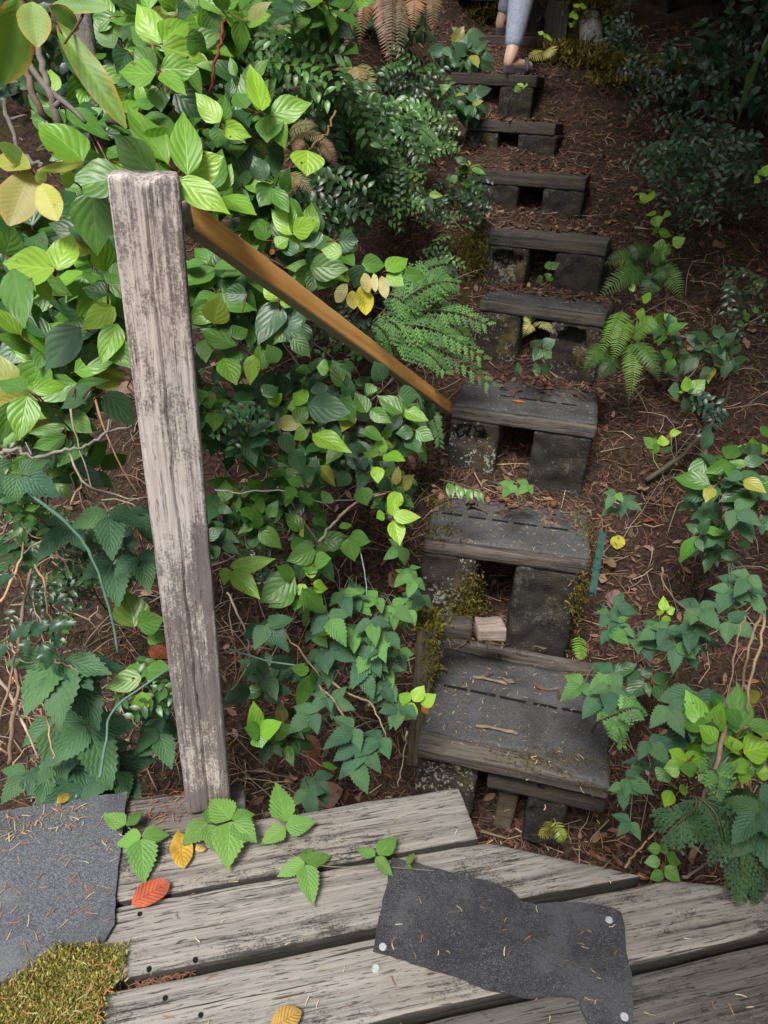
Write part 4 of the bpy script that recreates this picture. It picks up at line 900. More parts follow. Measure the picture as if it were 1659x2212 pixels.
for a in [
 (150, 1430, 60, 40, 1.5, 3, .14, BR, 'large dark bramble leaves left of the post, mid-height of the sticks'),
 (215, 1130, 80, 50, 1.4, 4, .10, BR, 'large bramble leaves beside the post\'s left edge'),
 (260, 1190, 50, 60, 1.45, 3, .09, BR, 'bramble leaves tucked behind the post above the olive shoot'),
 (150, 1570, 80, 50, 1.58, 5, .13, BR, 'large bramble leaves above the blue-grey felt'),
 (250, 1650, 80, 35, 1.66, 5, .125, BR, 'dark bramble leaves at the foot of the post, left'),
 (60, 1670, 70, 40, 1.66, 4, .10, BR, 'bramble leaves at the far left edge of the deck'),
 (340, 1560, 40, 60, 1.66, 4, .08, BR, 'bramble leaves half hidden behind the lower post'),
 (20, 1010, 40, 50, 1.3, 3, .08, BR, 'bramble leaf at the left edge above the green cane'),
 (700, 1330, 40, 50, 1.6, 4, .06, BR + BRL, 'bramble leaves at the left of the creeping patch'),
 (780, 1270, 50, 40, 1.66, 5, .055, BRL + BR, 'bramble leaves at the upper end of the creeping patch'),
 (800, 1360, 60, 40, 1.62, 6, .065, BRL + BR, 'creeping bramble leaves in the middle of the left bank'),
 (860, 1330, 30, 40, 1.7, 4, .055, BRL, 'bramble leaves near the mossy stake'),
 (740, 1430, 70, 40, 1.6, 6, .07, BR, 'dark ribbed bramble leaves in the patch centre'),
 (830, 1420, 40, 40, 1.65, 5, .06, BRL + BR, 'bramble leaves at the right side of the creeping patch'),
 (850, 1490, 40, 40, 1.6, 4, .06, BR, 'bramble leaves left of the lime seedling'),
 (700, 1520, 50, 40, 1.6, 4, .06, BR, 'shaded bramble leaves low in the patch'),
 (800, 1600, 60, 50, 1.55, 5, .065, BR, 'shaded bramble leaves in the hollow by the lowest step'),
 (575, 1370, 25, 25, 1.45, 2, .06, BR, 'single bramble leaf right of the post by bare canes'),
 (880, 1210, 20, 40, 1.8, 3, .05, BRL, 'bramble leaves against the left block of the second step'),
 (900, 1280, 15, 40, 1.78, 3, .05, BRL + BR, 'bramble leaves under the second step\'s left corner'),
 (650, 1690, 50, 20, 1.75, 2, .06, BR, 'bramble leaf beside the large tan leaf behind the deck'),
 (1310, 1350, 45, 45, 1.85, 5, .062, BR + [BRL[0]], 'bramble clump right of the second step, upper leaves'),
 (1400, 1360, 50, 45, 1.85, 4, .06, BR, 'bramble clump below the lone four-leaved seedling'),
 (1305, 1475, 45, 50, 1.66, 6, .06, BR + [BRL[0]], 'bramble leaves lying over the right edge of the lowest step'),
 (1470, 1370, 50, 50, 1.8, 4, .065, BR, 'bramble leaves by the pinkish dead cluster on the right slope'),
 (1530, 1340, 50, 50, 1.75, 4, .075, BR, 'ribbed bramble leaves at the right, above the tan canes'),
 (1490, 1530, 60, 50, 1.62, 4, .085, BR, 'large dull bramble leaves right of the lowest step'),
 (1400, 1650, 35, 50, 1.58, 3, .06, BR, 'bramble leaves hanging over the gully right of the lowest step'),
 (1360, 1730, 22, 60, 1.52, 3, .06, BR, 'toothed leaves at the lower right corner of the lowest step'),
 (1335, 1075, 25, 25, 2.1, 3, .055, BR + BRL, 'small bramble plant right of the third step'),
 (1500, 1090, 40, 30, 2.0, 4, .06, BR, 'bramble plant on the right slope below the crooked branch'),
 (1590, 1130, 60, 50, 1.9, 5, .065, BR, 'bramble plant at the right edge, mid slope'),
 (1600, 1250, 50, 50, 1.75, 5, .075, BR, 'bramble plant at the right edge above the dead canes'),
 (1640, 1740, 30, 50, 1.4, 3, .10, BR, 'big dark bramble leaves at the lower right edge'),
 (1110, 1045, 35, 12, 2.1, 3, .04, BRL, 'tiny bramble seedlings at the foot of the third step'),
]: bramble(*a)
# trailing bramble on the deck
vine = Plant('bramble_vine', 'light green bramble vine trailing its toothed leaves across the deck planks', 'bramble', None, PZ(470, 1745, .0))
def vleaf(k, lst, z0=.018):
    mb = MB()
    for b, t, w in lst:
        pb = PZ(*crop(k, *b), z0 + .012); pt = PZ(*crop(k, *t), z0 + U(-.008, .014)); L = (pt - pb).length
        W = w / 3 / F * (pb - CAM).dot(ray(CX, CY)) * 1.05
        leaf(mb, pb, pt - pb, facing((pb + pt) / 2, .9, .12), L, W, BRAMB, jc((.13, .26, .058), .14), U(.12, .25), U(.05, .12), 20, 3, teeth=.16, wav=.015)
    for i in range(len(mb.v)): mb.v[i] = mb.v[i] - vine.e.location
    mb.build('leaf', M['bramble'], vine.e)
vleaf(10, [((810, 370), (655, 290), 115), ((825, 375), (925, 265), 80)]); vleaf(10, [((915, 438), (732, 498), 115), ((920, 440), (1105, 430), 115), ((915, 462), (935, 750), 185)])
vleaf(10, [((1340, 355), (1175, 500), 150), ((1345, 350), (1400, 235), 110), ((1345, 370), (1395, 540), 110)]); vleaf(10, [((1490, 335), (1350, 180), 180), ((1500, 330), (1660, 290), 110), ((1490, 350), (1472, 655), 215), ((1520, 345), (1665, 480), 150)], .03)
vleaf(11, [((190, 345), (125, 75), 165), ((190, 388), (25, 490), 120), ((195, 388), (395, 342), 135)]); vleaf(11, [((322, 612), (498, 558), 105), ((325, 605), (345, 497), 90), ((315, 612), (128, 702), 115), ((322, 630), (372, 890), 140)])
vleaf(11, [((770, 572), (642, 515), 75), ((795, 562), (918, 435), 115), ((775, 580), (893, 702), 80)]); vleaf(11, [((975, 620), (1030, 545), 45), ((980, 630), (1020, 660), 25), ((970, 630), (985, 650), 20)])
vp = [crop(10, 820, 372), crop(10, 917, 440), crop(10, 1100, 405), crop(10, 1340, 360), crop(10, 1490, 345), crop(11, 0, 480), crop(11, 100, 490), crop(11, 320, 605), crop(11, 500, 640), crop(11, 770, 640), crop(11, 900, 645), crop(11, 1155, 665)]
tube(vine.st, spline([PZ(u, v, .014 + .006 * (i % 2)) for i, (u, v) in enumerate(vp)], 4), .0014, .0008, (.20, .20, .12), 5)
vine.finish('bramble')
# ferns
def frond(pl, base, tip, up, n, plen, col, sag, w=.28, taper=.25, mbx=None):
    base, tip = V(base), V(tip); mb = mbx or pl.fo; pts = curve(base, tip, sag, 14)
    tube(pl.st, pts, .0014, .0006, mixc(col, (.12, .06, .02), .4), 5)
    Lr = sum((pts[i + 1] - pts[i]).length for i in range(14))
    for i in range(n):
        t = .10 + .9 * i / (n - 1); x = t * 14; k = min(13, int(x)); p = pts[k].lerp(pts[k + 1], x - k); d = (pts[k + 1] - pts[k]).normalized()
        s = d.cross(up); s = s.normalized() if s.length > .01 else d.orthogonal().normalized(); nn = s.cross(d).normalized()
        pl_ = plen * (math.sin(math.pi * min(1, (t * .92 + .12)) ** .8) ** .6) * (1 - taper * t)
        for sg in (-1, 1):
            dd = (s * sg + d * .35 + rv(.07) - nn * .12).normalized()
            leaf(mb, p, dd, (nn + rv(.12)).normalized(), pl_ * U(.92, 1.06), pl_ * w, PINNA, jc(col, .16), .15, U(.05, .25), 4, 1)
def fern(label, d, fr, n, plen, col, name='sword_fern', root=None, sagz=.04, w=.21, mat='fern', cat='fern', dj=.04):
    b0 = P(fr[0][0][0], fr[0][0][1], d); rp = root or V((b0.x, b0.y + .05, ground(b0.x, b0.y + .05)))
    pl = Plant(name, label, cat, None, rp)
    for (b, t, *c) in fr:
        pb = P(*b, d + U(-.02, .02)); pt = P(*t, d + U(-dj, dj) - .05); cc = c[0] if c else col
        frond(pl, pb, pt, facing((pb + pt) / 2, .4, .2), n, plen, cc, V((0, -.02, sagz)), w)
    return pl.finish(mat)
FG = (.065, .14, .03); FB = (.12, .235, .04); FD = (.04, .09, .03)
fern('large sword fern with long fronds at the right of the steps', 2.62, [((1395, 585), (1282, 655), FG), ((1395, 580), (1300, 575), FG), ((1400, 580), (1475, 655), FG), ((1395, 590), (1330, 640), FD), ((1400, 575), (1440, 560), FG), ((1410, 600), (1385, 665), FD), ((1400, 570), (1350, 560), FD), ((1405, 590), (1425, 620), FD)], 24, .055, FG, w=.15)
fern('bright sword fern fronds drooping below the large fern', 2.48, [((1345, 668), (1290, 775), FB), ((1350, 680), (1320, 790), FB), ((1362, 735), (1357, 872), FB), ((1370, 735), (1425, 830), FG), ((1310, 745), (1258, 805), FG), ((1330, 770), (1290, 825), FD), ((1355, 735), (1420, 690), FB)], 26, .046, FB, sagz=.025, w=.17)
fern('yellowing little fern under the tread of the ferny step', 2.42, [((1150, 702), (1128, 730), (.42, .40, .14)), ((1152, 698), (1195, 722), (.40, .42, .16)), ((1148, 700), (1130, 705), (.38, .4, .14))], 14, .028, FB, 'young_fern', w=.24, sagz=.02)
fern('tiny bright fern frond at the back of the lowest step', 1.8, [((1250, 1370), (1250, 1425), (.16, .34, .04))], 13, .024, FB, 'young_fern', w=.27, sagz=.005)
fern('yellow-green young fern in the dark hollow under the lowest step', 1.58, [((1192, 1770), (1160, 1803), (.30, .29, .05)), ((1196, 1768), (1222, 1822), (.22, .30, .05)), ((1185, 1775), (1178, 1790), (.3, .25, .05))], 13, .020, FB, 'young_fern', w=.27, sagz=.01)
DRY = (.19, .115, .065)
fern('dry brown fern hanging at the top, left of the steps', 3.0, [((690 + i * 26, -30 + (i % 3) * 10), (680 + i * 28 + U(-20, 20), 100 + U(-40, 75)), jc(DRY, .35)) for i in range(10)], 30, .062, DRY, 'dry_fern', sagz=.05, w=.2)
fern('dry fern with pale green tips amid the small glossy leaves', 2.6, [((760, 150), (760 + i * 26, 150 + U(40, 75)), jc((.26, .20, .09) if i % 2 else (.20, .22, .09), .2)) for i in range(-2, 3)], 22, .055, DRY, 'dry_fern', sagz=.03, w=.22)
fern('brown curled fern frond drooping right of the heart-shaped leaf', 1.9, [((630, 290), (720, 315), (.24, .2, .1)), ((628, 320), (665, 330), DRY), ((690, 305), (730, 370), DRY), ((620, 370), (640, 425), (.26, .2, .1)), ((620, 375), (680, 425), (.24, .2, .1)), ((620, 290), (690, 275), (.22, .2, .09)), ((612, 385), (625, 435), (.25, .2, .1))], 22, .026, DRY, 'dry_fern', sagz=.015, w=.17)
fern('dull green fern at the top of the bank by the salal crown', 2.6, [((600, 20), (560, 80), FG), ((610, 10), (640, 60), FG), ((600, 30), (620, 90), (.16, .15, .05))], 24, .06, FG, sagz=.03)
fern('pale fern fronds on the litter right of the person', 4.1, [((1180, 112), (1140, 130), (.38, .36, .10)), ((1175, 110), (1195, 122), (.45, .40, .14))], 12, .06, FB, 'young_fern', sagz=.01)
# cedar sprays
def cedar(label, d, branches, L, cols, name='cedar_bough'):
    c = P(*branches[0][0], d); rp = rootpt(c)
    pl = Plant(name, label, 'cedar branch', None, rp); up0 = None
    tube(pl.st, spline([rp, rp.lerp(c, .5) + V((.01, .02, .02)), c], 5), .004, .002, (.13, .09, .06), 6)
    for (b, t, *x) in branches:
        pb = P(*b, d + U(-.03, .03)); pt = P(*t, d + U(-.06, .04)); dep = pts = curve(pb, pt, V((0, -.01, .03)), 12)
        tube(pl.st, [c] + pts[:1] + pts[1:], .0018, .0007, (.12, .12, .05), 5); fa = facing((pb + pt) / 2, .5, .2)
        for i in range(1, 25):
            q = i / 24 * 12; k = min(11, int(q)); p = pts[k].lerp(pts[k + 1], q - k); dd = (pts[k + 1] - pts[k]).normalized(); s = dd.cross(fa).normalized() * (1 if i % 2 else -1)
            l = L * (1 - .55 * i / 24) * U(.8, 1.15); e = (s * .8 + dd * .7 + V((0, 0, -.25)) + rv(.1)).normalized(); col = jc(random.choice(cols), .15)
            nn = fa; ss_ = e.cross(nn).normalized()
            leaf(pl.fo, p, e, nn, l, .004, LANCE, col, .2, .15, 3, 1)
            for j in range(1, 9):
                tt = j / 9; sg = 1 if j % 2 else -1; pp = p + e * l * tt - nn * (.15 * l * tt * tt)
                ll = l * .42 * (1 - .6 * tt) * U(.85, 1.1); e2 = (e * .85 + ss_ * sg * .62 + rv(.06)).normalized()
                leaf(pl.fo, pp, e2, (nn + rv(.1)).normalized(), ll, .0038, LANCE, col, .2, .1, 3, 1)
                for m_ in (1, -1):
                    leaf(pl.fo, pp + e2 * ll * .4, (e2 * .8 + e2.cross(nn) * m_ * .6).normalized(), nn, ll * .45, .0030, LANCE, col, .2, 0, 2, 1)
    return pl.finish('cedar')
CE = [(.095, .22, .055), (.125, .27, .065), (.075, .175, .055)]
cedar('fresh green cedar sprays hanging behind the lower rail', 2.26, [((850, 650), (960, 570)), ((860, 660), (985, 610)), ((870, 680), (1050, 700)), ((860, 700), (1040, 770)), ((850, 720), (1060, 830)), ((830, 640), (900, 690)), ((860, 740), (960, 800)), ((830, 690), (900, 770)), ((930, 700), (1010, 735)), ((800, 700), (850, 760)), ((900, 640), (960, 640))], .075, CE)
cedar('cedar spray hanging below the end of the rail', 2.32, [((905, 850), (935, 900)), ((925, 890), (950, 960)), ((900, 870), (915, 920))], .045, CE[2:])
cedar('small bright cedar spray at the right corner of the lowest step', 1.6, [((1295, 1555), (1360, 1560)), ((1310, 1560), (1345, 1610)), ((1330, 1540), (1390, 1545))], .04, CE)
cedar('dark drooping cedar boughs behind the right deck corner', 1.4, [((1500, 1720), (1480, 1790)), ((1520, 1730), (1560, 1850)), ((1490, 1760), (1440, 1800)), ((1560, 1740), (1600, 1900)), ((1600, 1760), (1650, 1850)), ((1580, 1850), (1620, 1940))], .075, [(.035, .085, .035), (.05, .11, .04)])
cedar('bright cedar tip among the salal at the right edge', 1.42, [((1500, 1670), (1540, 1700)), ((1530, 1660), (1545, 1720))], .045, CE)
cedar('little cedar spray on the bank left of the dark upper step', 2.9, [((880, 290), (930, 300)), ((890, 300), (945, 315))], .06, CE)
# small-leaved glossy evergreens
def huck(u, v, ru, rvv, d, n, label, cols, L=.02, m=16, slen=.16, dd=.12, drop=.3, name='huckleberry_bush', dy=.15, zmin=.03, wk=.5):
    c = P(u, v, d); rp = rootpt(c, 0, dy); pl = Plant(name, label, 'shrub', None, rp); mains = mains_of(pl, rp, c, 2 + n // 12, .003)
    for _ in range(n):
        a = U(0, 6.3); q = math.sqrt(R()); h = P(u + ru * q * math.cos(a), v + rvv * q * math.sin(a), d + U(-dd, dd))
        g_ = ground(h.x, h.y)
        if h.z < g_ + zmin: h.z = g_ + U(zmin, zmin + .1)
        f = facing(h, .6, .4); dn = V((U(-1, 1), U(-1, .1), U(-.6, .5))); dn = (dn - f * dn.dot(f) * .8).normalized(); s = dn.cross(f).normalized()
        pts = curve(h - dn * slen / 2, h + dn * slen / 2, V((0, 0, slen * .1)), 6)
        r0_ = random.choice(mains)[random.randint(1, 5)]
        tube(pl.st, [r0_, r0_.lerp(pts[0], .6) + V((0, .01, 0))] + pts, .0018, .0007, (.10, .06, .035), 4)
        cc = random.choice(cols)
        for i in range(m):
            t = i / (m - 1) * 5.99; k = int(t); p = pts[k].lerp(pts[k + 1], t - k); sg = 1 if i % 2 else -1
            e = (s * sg * .9 + dn * .55 + f * U(-.1, .35) + rv(.15)).normalized(); l = L * U(.75, 1.2)
            leaf(pl.fo, p, e, (f + rv(.35)).normalized(), l, l * wk, LANCE, jc(cc, .25), .3, .25, 3, 1)
    return pl.finish('huck')
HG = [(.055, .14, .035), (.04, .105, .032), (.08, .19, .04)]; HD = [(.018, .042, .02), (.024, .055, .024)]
for a in [
 (640, 140, 80, 40, 2.0, 18, 'glossy lance-leaved evergreen spray above the heart-shaped leaf', HG, .042, 18, .22, .1, .3, 'huckleberry_bush', .2, .03, .42),
 (720, 260, 80, 60, 2.3, 40, 'upper part of the glossy small-leaved thicket below the dry ferns', HG, .040, 15, .2),
 (830, 300, 60, 60, 2.75, 36, 'right shoulder of the glossy small-leaved thicket', HG, .038, 15, .2),
 (770, 370, 80, 50, 2.5, 50, 'middle of the glossy small-leaved thicket', HG + HD, .030, 17, .17),
 (840, 420, 60, 60, 2.5, 46, 'light-tipped lower part of the glossy small-leaved thicket', HG + [(.11, .23, .05)], .026, 18, .16),
 (690, 440, 80, 60, 2.2, 40, 'dark lower skirt of the glossy thicket above the rail', HD + HG[:2], .034, 15, .17),
 (520, 940, 25, 60, 1.75, 8, 'small-leaved shrublet just right of the post', [(.05, .12, .05)], .024, 12, .09),
 (50, 1100, 80, 40, 1.35, 10, 'small-leaved sprigs beside the green cane', HG[1:], .026, 14, .11),
 (90, 960, 60, 30, 1.6, 8, 'small-leaved sprigs among bare twigs at the left', HG, .022, 14, .11),
 (190, 1230, 60, 50, 1.55, 10, 'feathery small-leaved evergreen left of the post', HD + HG[1:2], .024, 16, .12),
 (330, 1500, 40, 50, 1.6, 9, 'small-leaved evergreen under the olive shoot', HG[:2], .026, 14, .11),
 (1020, 430, 22, 60, 3.0, 12, 'small-leaved shrublet beside the step with the lichen stripe', HD + HG[1:2], .03, 12, .12),
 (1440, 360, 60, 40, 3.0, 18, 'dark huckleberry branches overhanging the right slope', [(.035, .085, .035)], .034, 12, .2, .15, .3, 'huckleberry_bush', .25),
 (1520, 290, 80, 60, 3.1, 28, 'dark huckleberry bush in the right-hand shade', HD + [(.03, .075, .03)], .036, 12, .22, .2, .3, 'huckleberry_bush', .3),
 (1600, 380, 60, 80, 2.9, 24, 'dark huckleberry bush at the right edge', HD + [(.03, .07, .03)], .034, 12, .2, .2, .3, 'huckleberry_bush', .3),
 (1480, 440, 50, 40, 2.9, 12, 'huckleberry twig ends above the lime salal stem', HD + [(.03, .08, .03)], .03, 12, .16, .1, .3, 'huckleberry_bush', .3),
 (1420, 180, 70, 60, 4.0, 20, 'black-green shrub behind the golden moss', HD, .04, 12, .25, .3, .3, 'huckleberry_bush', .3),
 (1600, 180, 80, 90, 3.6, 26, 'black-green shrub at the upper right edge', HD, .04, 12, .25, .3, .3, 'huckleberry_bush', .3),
 (1350, 90, 30, 40, 4.2, 12, 'bluish small-leaved shrublet at the foot of the sign post', [(.04, .09, .05)], .04, 12, .2, .1),
 (1525, 895, 20, 40, 2.25, 5, 'low bluish sprig beside the five-leaved seedling', [(.03, .075, .05)], .028, 10, .10, .04),
 (925, 300, 40, 55, 3.2, 16, 'small-leaved shrub crowding the left side of the upper steps', HG + HD, .032, 14, .16, .1),
 (955, 430, 22, 45, 2.95, 8, 'small-leaved sprigs on the bare bank left of the steps', HG + HD, .026, 13, .13, .06),
 (895, 170, 55, 60, 3.6, 18, 'glossy shrub on the bank left of the person', HG + HD, .038, 14, .18, .15),
 (960, 560, 30, 40, 2.7, 6, 'small-leaved sprigs above the cedar, beside the moss hummock', HG, .026, 12, .12, .06),
 (1590, 640, 40, 60, 2.5, 9, 'small-leaved sprigs in the right-edge shade', HD, .026, 12, .14),
]: huck(*a)
# fallen spray of leaves on second step
pl = Plant('leafy_twig', 'fallen leafy twig lying at the back of the second step', 'twig', None, P(965, 1045, 2.0))
for i in range(26):
    t = i / 25; p = P(965 + 70 * t, 1043 + 18 * t + U(-3, 3), 2.0 - .02 * t); e = P(965 + 90 * t + U(-12, 12), 1075 + U(-5, 10) + 6 * t, 1.97) - p
    leaf(pl.fo, p, e, facing(p, .7, .4), .04 * U(.7, 1.1), .012, LANCE, jc((.09, .19, .035), .2), .2, .2, 5, 1)
tube(pl.st, [P(950, 1035, 2.0), P(1000, 1048, 1.99), P(1040, 1062, 1.97)], .0018, .001, (.15, .12, .06), 5); pl.finish('huck')
# holly
pl = Plant('holly_branch', 'dark spiny holly branch among the bare sticks at the left edge', 'holly', None, P(-10, 1370, 1.4))
for (b, t, w) in (((20, 1385), (60, 1345), 30), ((60, 1372), (105, 1345), 28), ((85, 1365), (152, 1340), 28), ((60, 1375), (50, 1410), 26), ((90, 1385), (100, 1440), 26), ((20, 1390), (-15, 1420), 28), ((110, 1365), (130, 1395), 22), ((-5, 1270), (20, 1240), 40), ((-10, 1380), (-25, 1350), 28)):
    pb, pt = P(*b, 1.4), P(*t, 1.39); leaf(pl.fo, pb, pt - pb, facing(pb, .5, .5), (pt - pb).length * 1.1, w / F * 1.4, HOLLY, jc((.022, .065, .03), .15), .3, .2, 10, 2, teeth=.6, wav=.05)
tube(pl.st, curve(P(-30, 1400, 1.42), P(120, 1360, 1.4), V((0, 0, .01)), 5, .003), .003, .0012, (.1, .1, .05), 5); pl.finish('huck')
# ------------------------------------------------------------------ sticks, canes, branches
def stick(name, pts, r0, r1, col, label, cat, mat='twig', group=None, extra=(), n=7, jit=.004):
    mb = MB(); a = V(pts[0]); p = spline(pts, 5); p = [p[0]] + [q + rv(jit) for q in p[1:-1]] + [p[-1]]; tube(mb, [q - a for q in p], r0, r1, col, n, wob=.25)
    for ex in extra: tube(mb, [V(q) - a for q in spline(ex, 3)], r1 * .9 + .0005, r1 * .5, col, 5, wob=.25)
    o = mb.build(name, M[mat]); o.location = a; return tag(o, label, cat, group)
def pp(lst, d): return [P(u, v, (dd[0] if dd else d)) for u, v, *dd in lst]
stick('bramble_cane', pp([(20, 1030, 1.25), (95, 1090, 1.25), (165, 1150, 1.27), (205, 1220, 1.28), (235, 1310, 1.3), (255, 1410, 1.32)], 1), .0032, .0024, (.10, .19, .14), 'arching blue-green bramble cane left of the post', 'cane', jit=.001)
stick('bramble_cane', pp([(215, 1680, 1.2), (230, 1600, 1.25), (248, 1530, 1.3), (370, 1440, 1.35)], 1), .0026, .0016, (.12, .2, .17), 'short blue-green bramble cane above the felt', 'cane', jit=.001)
stick('bramble_cane', pp([(640, 1437, 1.5), (570, 1425, 1.48), (490, 1400, 1.4)], 1), .002, .0016, (.20, .30, .24), 'pale green cane emerging from behind the post', 'cane', jit=.001)
stick('bramble_cane', pp([(775, 1180, 1.7), (790, 1250, 1.68), (795, 1330, 1.66), (815, 1420, 1.64), (830, 1470, 1.62)], 1), .0014, .001, (.22, .32, .30), 'thin bluish cane in the creeping bramble patch', 'cane', jit=.001)
stick('dead_branch', pp([(0, 980, 1.35), (40, 972, 1.35), (70, 988, 1.35), (110, 980, 1.37), (160, 968, 1.38), (200, 958, 1.4), (235, 935, 1.42), (285, 920, 1.45)], 1), .0042, .0022, (.26, .23, .20), 'grey crooked dead branch reaching toward the post', 'branch', extra=[pp([(70, 988), (75, 1000), (92, 1026)], 1.36), pp([(70, 985), (55, 955)], 1.36), pp([(232, 935), (236, 905)], 1.42)])
stick('bare_tree', pp([(168, -20, 1.85), (185, 110, 1.85), (200, 220, 1.83), (215, 340, 1.8), (225, 480, 1.85), (235, 700, 2.0)], 1), .024, .034, (1, 1, 1), 'grey lichen-spotted trunk rising behind the salal, upper left', 'tree trunk', 'bark_grey', jit=.002, n=14)
stick('dead_branch', pp([(80, 80, 1.5), (95, 150, 1.5), (112, 215, 1.5), (130, 275, 1.52), (150, 340, 1.6)], 1), .006, .008, (.17, .145, .125), 'grey forked branch left of the lichen-spotted trunk', 'branch', extra=[pp([(112, 205), (70, 150), (40, 90)], 1.5), pp([(110, 200), (150, 230), (185, 265)], 1.5), pp([(118, 232), (135, 212)], 1.5)])
stick('dead_branch', pp([(55, 150, 1.4), (75, 210, 1.4), (100, 250, 1.42), (140, 300, 1.5)], 1), .006, .006, (.16, .11, .085), 'reddish-brown branch at the upper left under the turning leaves', 'branch')
stick('dead_branch', pp([(5, 215, 1.3), (22, 270, 1.3), (40, 325, 1.3), (80, 355, 1.25), (90, 360, 1.2)], 1), .004, .003, (.17, .15, .13), 'thin grey branch at the left edge below the turning leaves', 'branch', extra=[pp([(25, 258), (55, 248)], 1.3)])
stick('dead_branch', pp([(230, 265, 1.7), (290, 272, 1.7), (360, 268, 1.75)], 1), .006, .003, (.06, .045, .035), 'dark horizontal branch right of the grey trunk', 'branch')
stick('shrub_branch', pp([(485, 40, 1.6), (478, 80, 1.6), (465, 140, 1.6), (452, 200, 1.62)], 1), .0035, .003, (.17, .05, .03), 'red-brown bare salal stem at the top', 'stem')
stick('shrub_branch', pp([(325, 90, 1.55), (345, 150, 1.55), (365, 215, 1.57), (380, 245, 1.6)], 1), .003, .0025, (.25, .14, .09), 'tan bare salal stem above the post', 'stem')
stick('shrub_branch', pp([(725, 240, 1.7), (715, 270, 1.7), (695, 300, 1.7), (665, 325, 1.65)], 1), .0032, .0022, (.24, .15, .07), 'curved tan stem carrying the heart-shaped leaf', 'stem')
i = 0
TAN = [(.34, .22, .14), (.40, .27, .17), (.28, .19, .13), (.36, .30, .24)]
for (pts, r, lb) in [
 ([(-10, 1170), (20, 1130), (70, 1085), (115, 1045)], .0022, 'pale dry cane crossing the left edge near the blue-green cane'),
 ([(0, 1300), (40, 1220), (55, 1140), (90, 1085)], .0028, 'tan dry cane leaning right at the left edge'),
 ([(70, 1180), (110, 1200), (150, 1210), (185, 1215)], .002, 'thin forked twig right of the leaning cane'),
 ([(40, 1420), (45, 1350), (60, 1260), (70, 1230)], .0042, 'thick peeling grey cane among the sticks'),
 ([(20, 1650), (30, 1560), (38, 1500), (36, 1430), (45, 1370)], .0045, 'whitish peeling cane reaching down to the deck'),
 ([(-10, 1580), (20, 1480), (36, 1400)], .003, 'grey cane at the left edge above the deck'),
 ([(-10, 1450), (30, 1520), (60, 1580), (85, 1640)], .0034, 'brown cane slanting down to the deck edge'),
 ([(75, 1220), (95, 1260), (105, 1320), (125, 1380)], .002, 'thin wavy twig beside the holly'),
 ([(85, 1400), (90, 1480), (105, 1570), (115, 1640)], .0026, 'orange-brown cane behind the big bramble leaves'),
 ([(110, 1420), (135, 1470), (160, 1510)], .002, 'tan twig resting on the big bramble leaf'),
 ([(120, 1425), (150, 1440), (178, 1458)], .0022, 'pale twig end pointing right over bramble leaves'),
 ([(20, 1390), (50, 1430), (90, 1430), (110, 1450)], .002, 'wavy twig left of the bramble leaves'),
 ([(10, 1110), (60, 1150), (110, 1180), (160, 1250)], .002, 'fine twig tangled above the holly'),
 ([(150, 980), (180, 1040), (250, 1070), (300, 1080)], .0022, 'rusty twig left of the post'),
 ([(145, 850), (165, 950), (200, 1060)], .0022, 'straight rusty stem behind the dead branch'),
 ([(205, 860), (240, 960), (300, 1075)], .0024, 'orange stem slanting to the post'),
 ([(490, 1280), (520, 1340), (538, 1400), (535, 1440), (500, 1490)], .0022, 'bare cane bending right of the post'),
 ([(465, 1058), (520, 1065), (600, 1060), (700, 1085), (840, 1062)], .0020, 'long thin pale twig across the left bank'),
 ([(630, 1085), (660, 1130), (700, 1190)], .0016, 'short grey twig below the long pale twig'),
 ([(730, 1120), (770, 1085), (838, 1062)], .0034, 'rusty prickly cane right of the long pale twig'),
 ([(690, 1170), (720, 1130), (755, 1095)], .0034, 'rusty cane descending from the prickly cane'),
 ([(705, 1460), (755, 1500), (800, 1518), (830, 1580), (852, 1615)], .0024, 'tan forked cane in the bramble patch'),
 ([(690, 1480), (740, 1540), (780, 1600), (820, 1645)], .0026, 'tan cane sloping to the lowest step'),
 ([(590, 1330), (640, 1400), (690, 1460)], .0024, 'brown cane left of the bramble patch'),
 ([(1643, 1330), (1620, 1400), (1600, 1500), (1570, 1600)], .003, 'tan dead cane hanging at the right edge'),
 ([(1650, 1330), (1640, 1410), (1615, 1510), (1625, 1590)], .0028, 'second tan dead cane hanging at the right edge'),
 ([(1610, 1330), (1590, 1400), (1570, 1530)], .002, 'thin dead cane left of the hanging tan canes'),
 ([(1575, 1545), (1545, 1660), (1510, 1740), (1472, 1812)], .0048, 'stout tan bare cane slanting across the lower right'),
 ([(1430, 1225), (1445, 1280), (1510, 1335)], .002, 'thin grey twig on the right litter'),
 ([(1350, 1875), (1375, 1840), (1420, 1790)], .0026, 'pale twig behind the right deck corner'),
 ([(1475, 1895), (1520, 1870), (1550, 1830)], .003, 'pale twig under the dark cedar'),
 ([(880, 1580), (870, 1640), (860, 1700)], .0016, 'thin twig by the left side of the lowest step'),
]:
    d = 1.45 if pts[0][0] < 320 else (1.6 if pts[0][0] < 900 else 1.6)
    if pts[0][0] > 1500: d = 1.42
    if 460 < pts[0][0] < 760 and pts[0][1] < 1200: d = 1.78
    q = [P(u, v, d + U(-.03, .05)) for u, v in pts]
    for z in q: z.z = max(z.z, ground(z.x, z.y) + .006)
    stick('dry_cane', q, r * 1.1, r * .6, jc(random.choice(TAN), .2), lb, 'cane', group='bare dry canes and twigs on the banks', jit=.003)
stick('dead_branch', [hit(1390, 1060)[0] + V((0, 0, .04)), hit(1480, 1020)[0] + V((0, 0, .10)), hit(1540, 950)[0] + V((0, 0, .13)), hit(1560, 880)[0] + V((0, 0, .1))], .009, .006, (.10, .085, .06), 'crooked grey-brown branch on the right slope', 'branch')
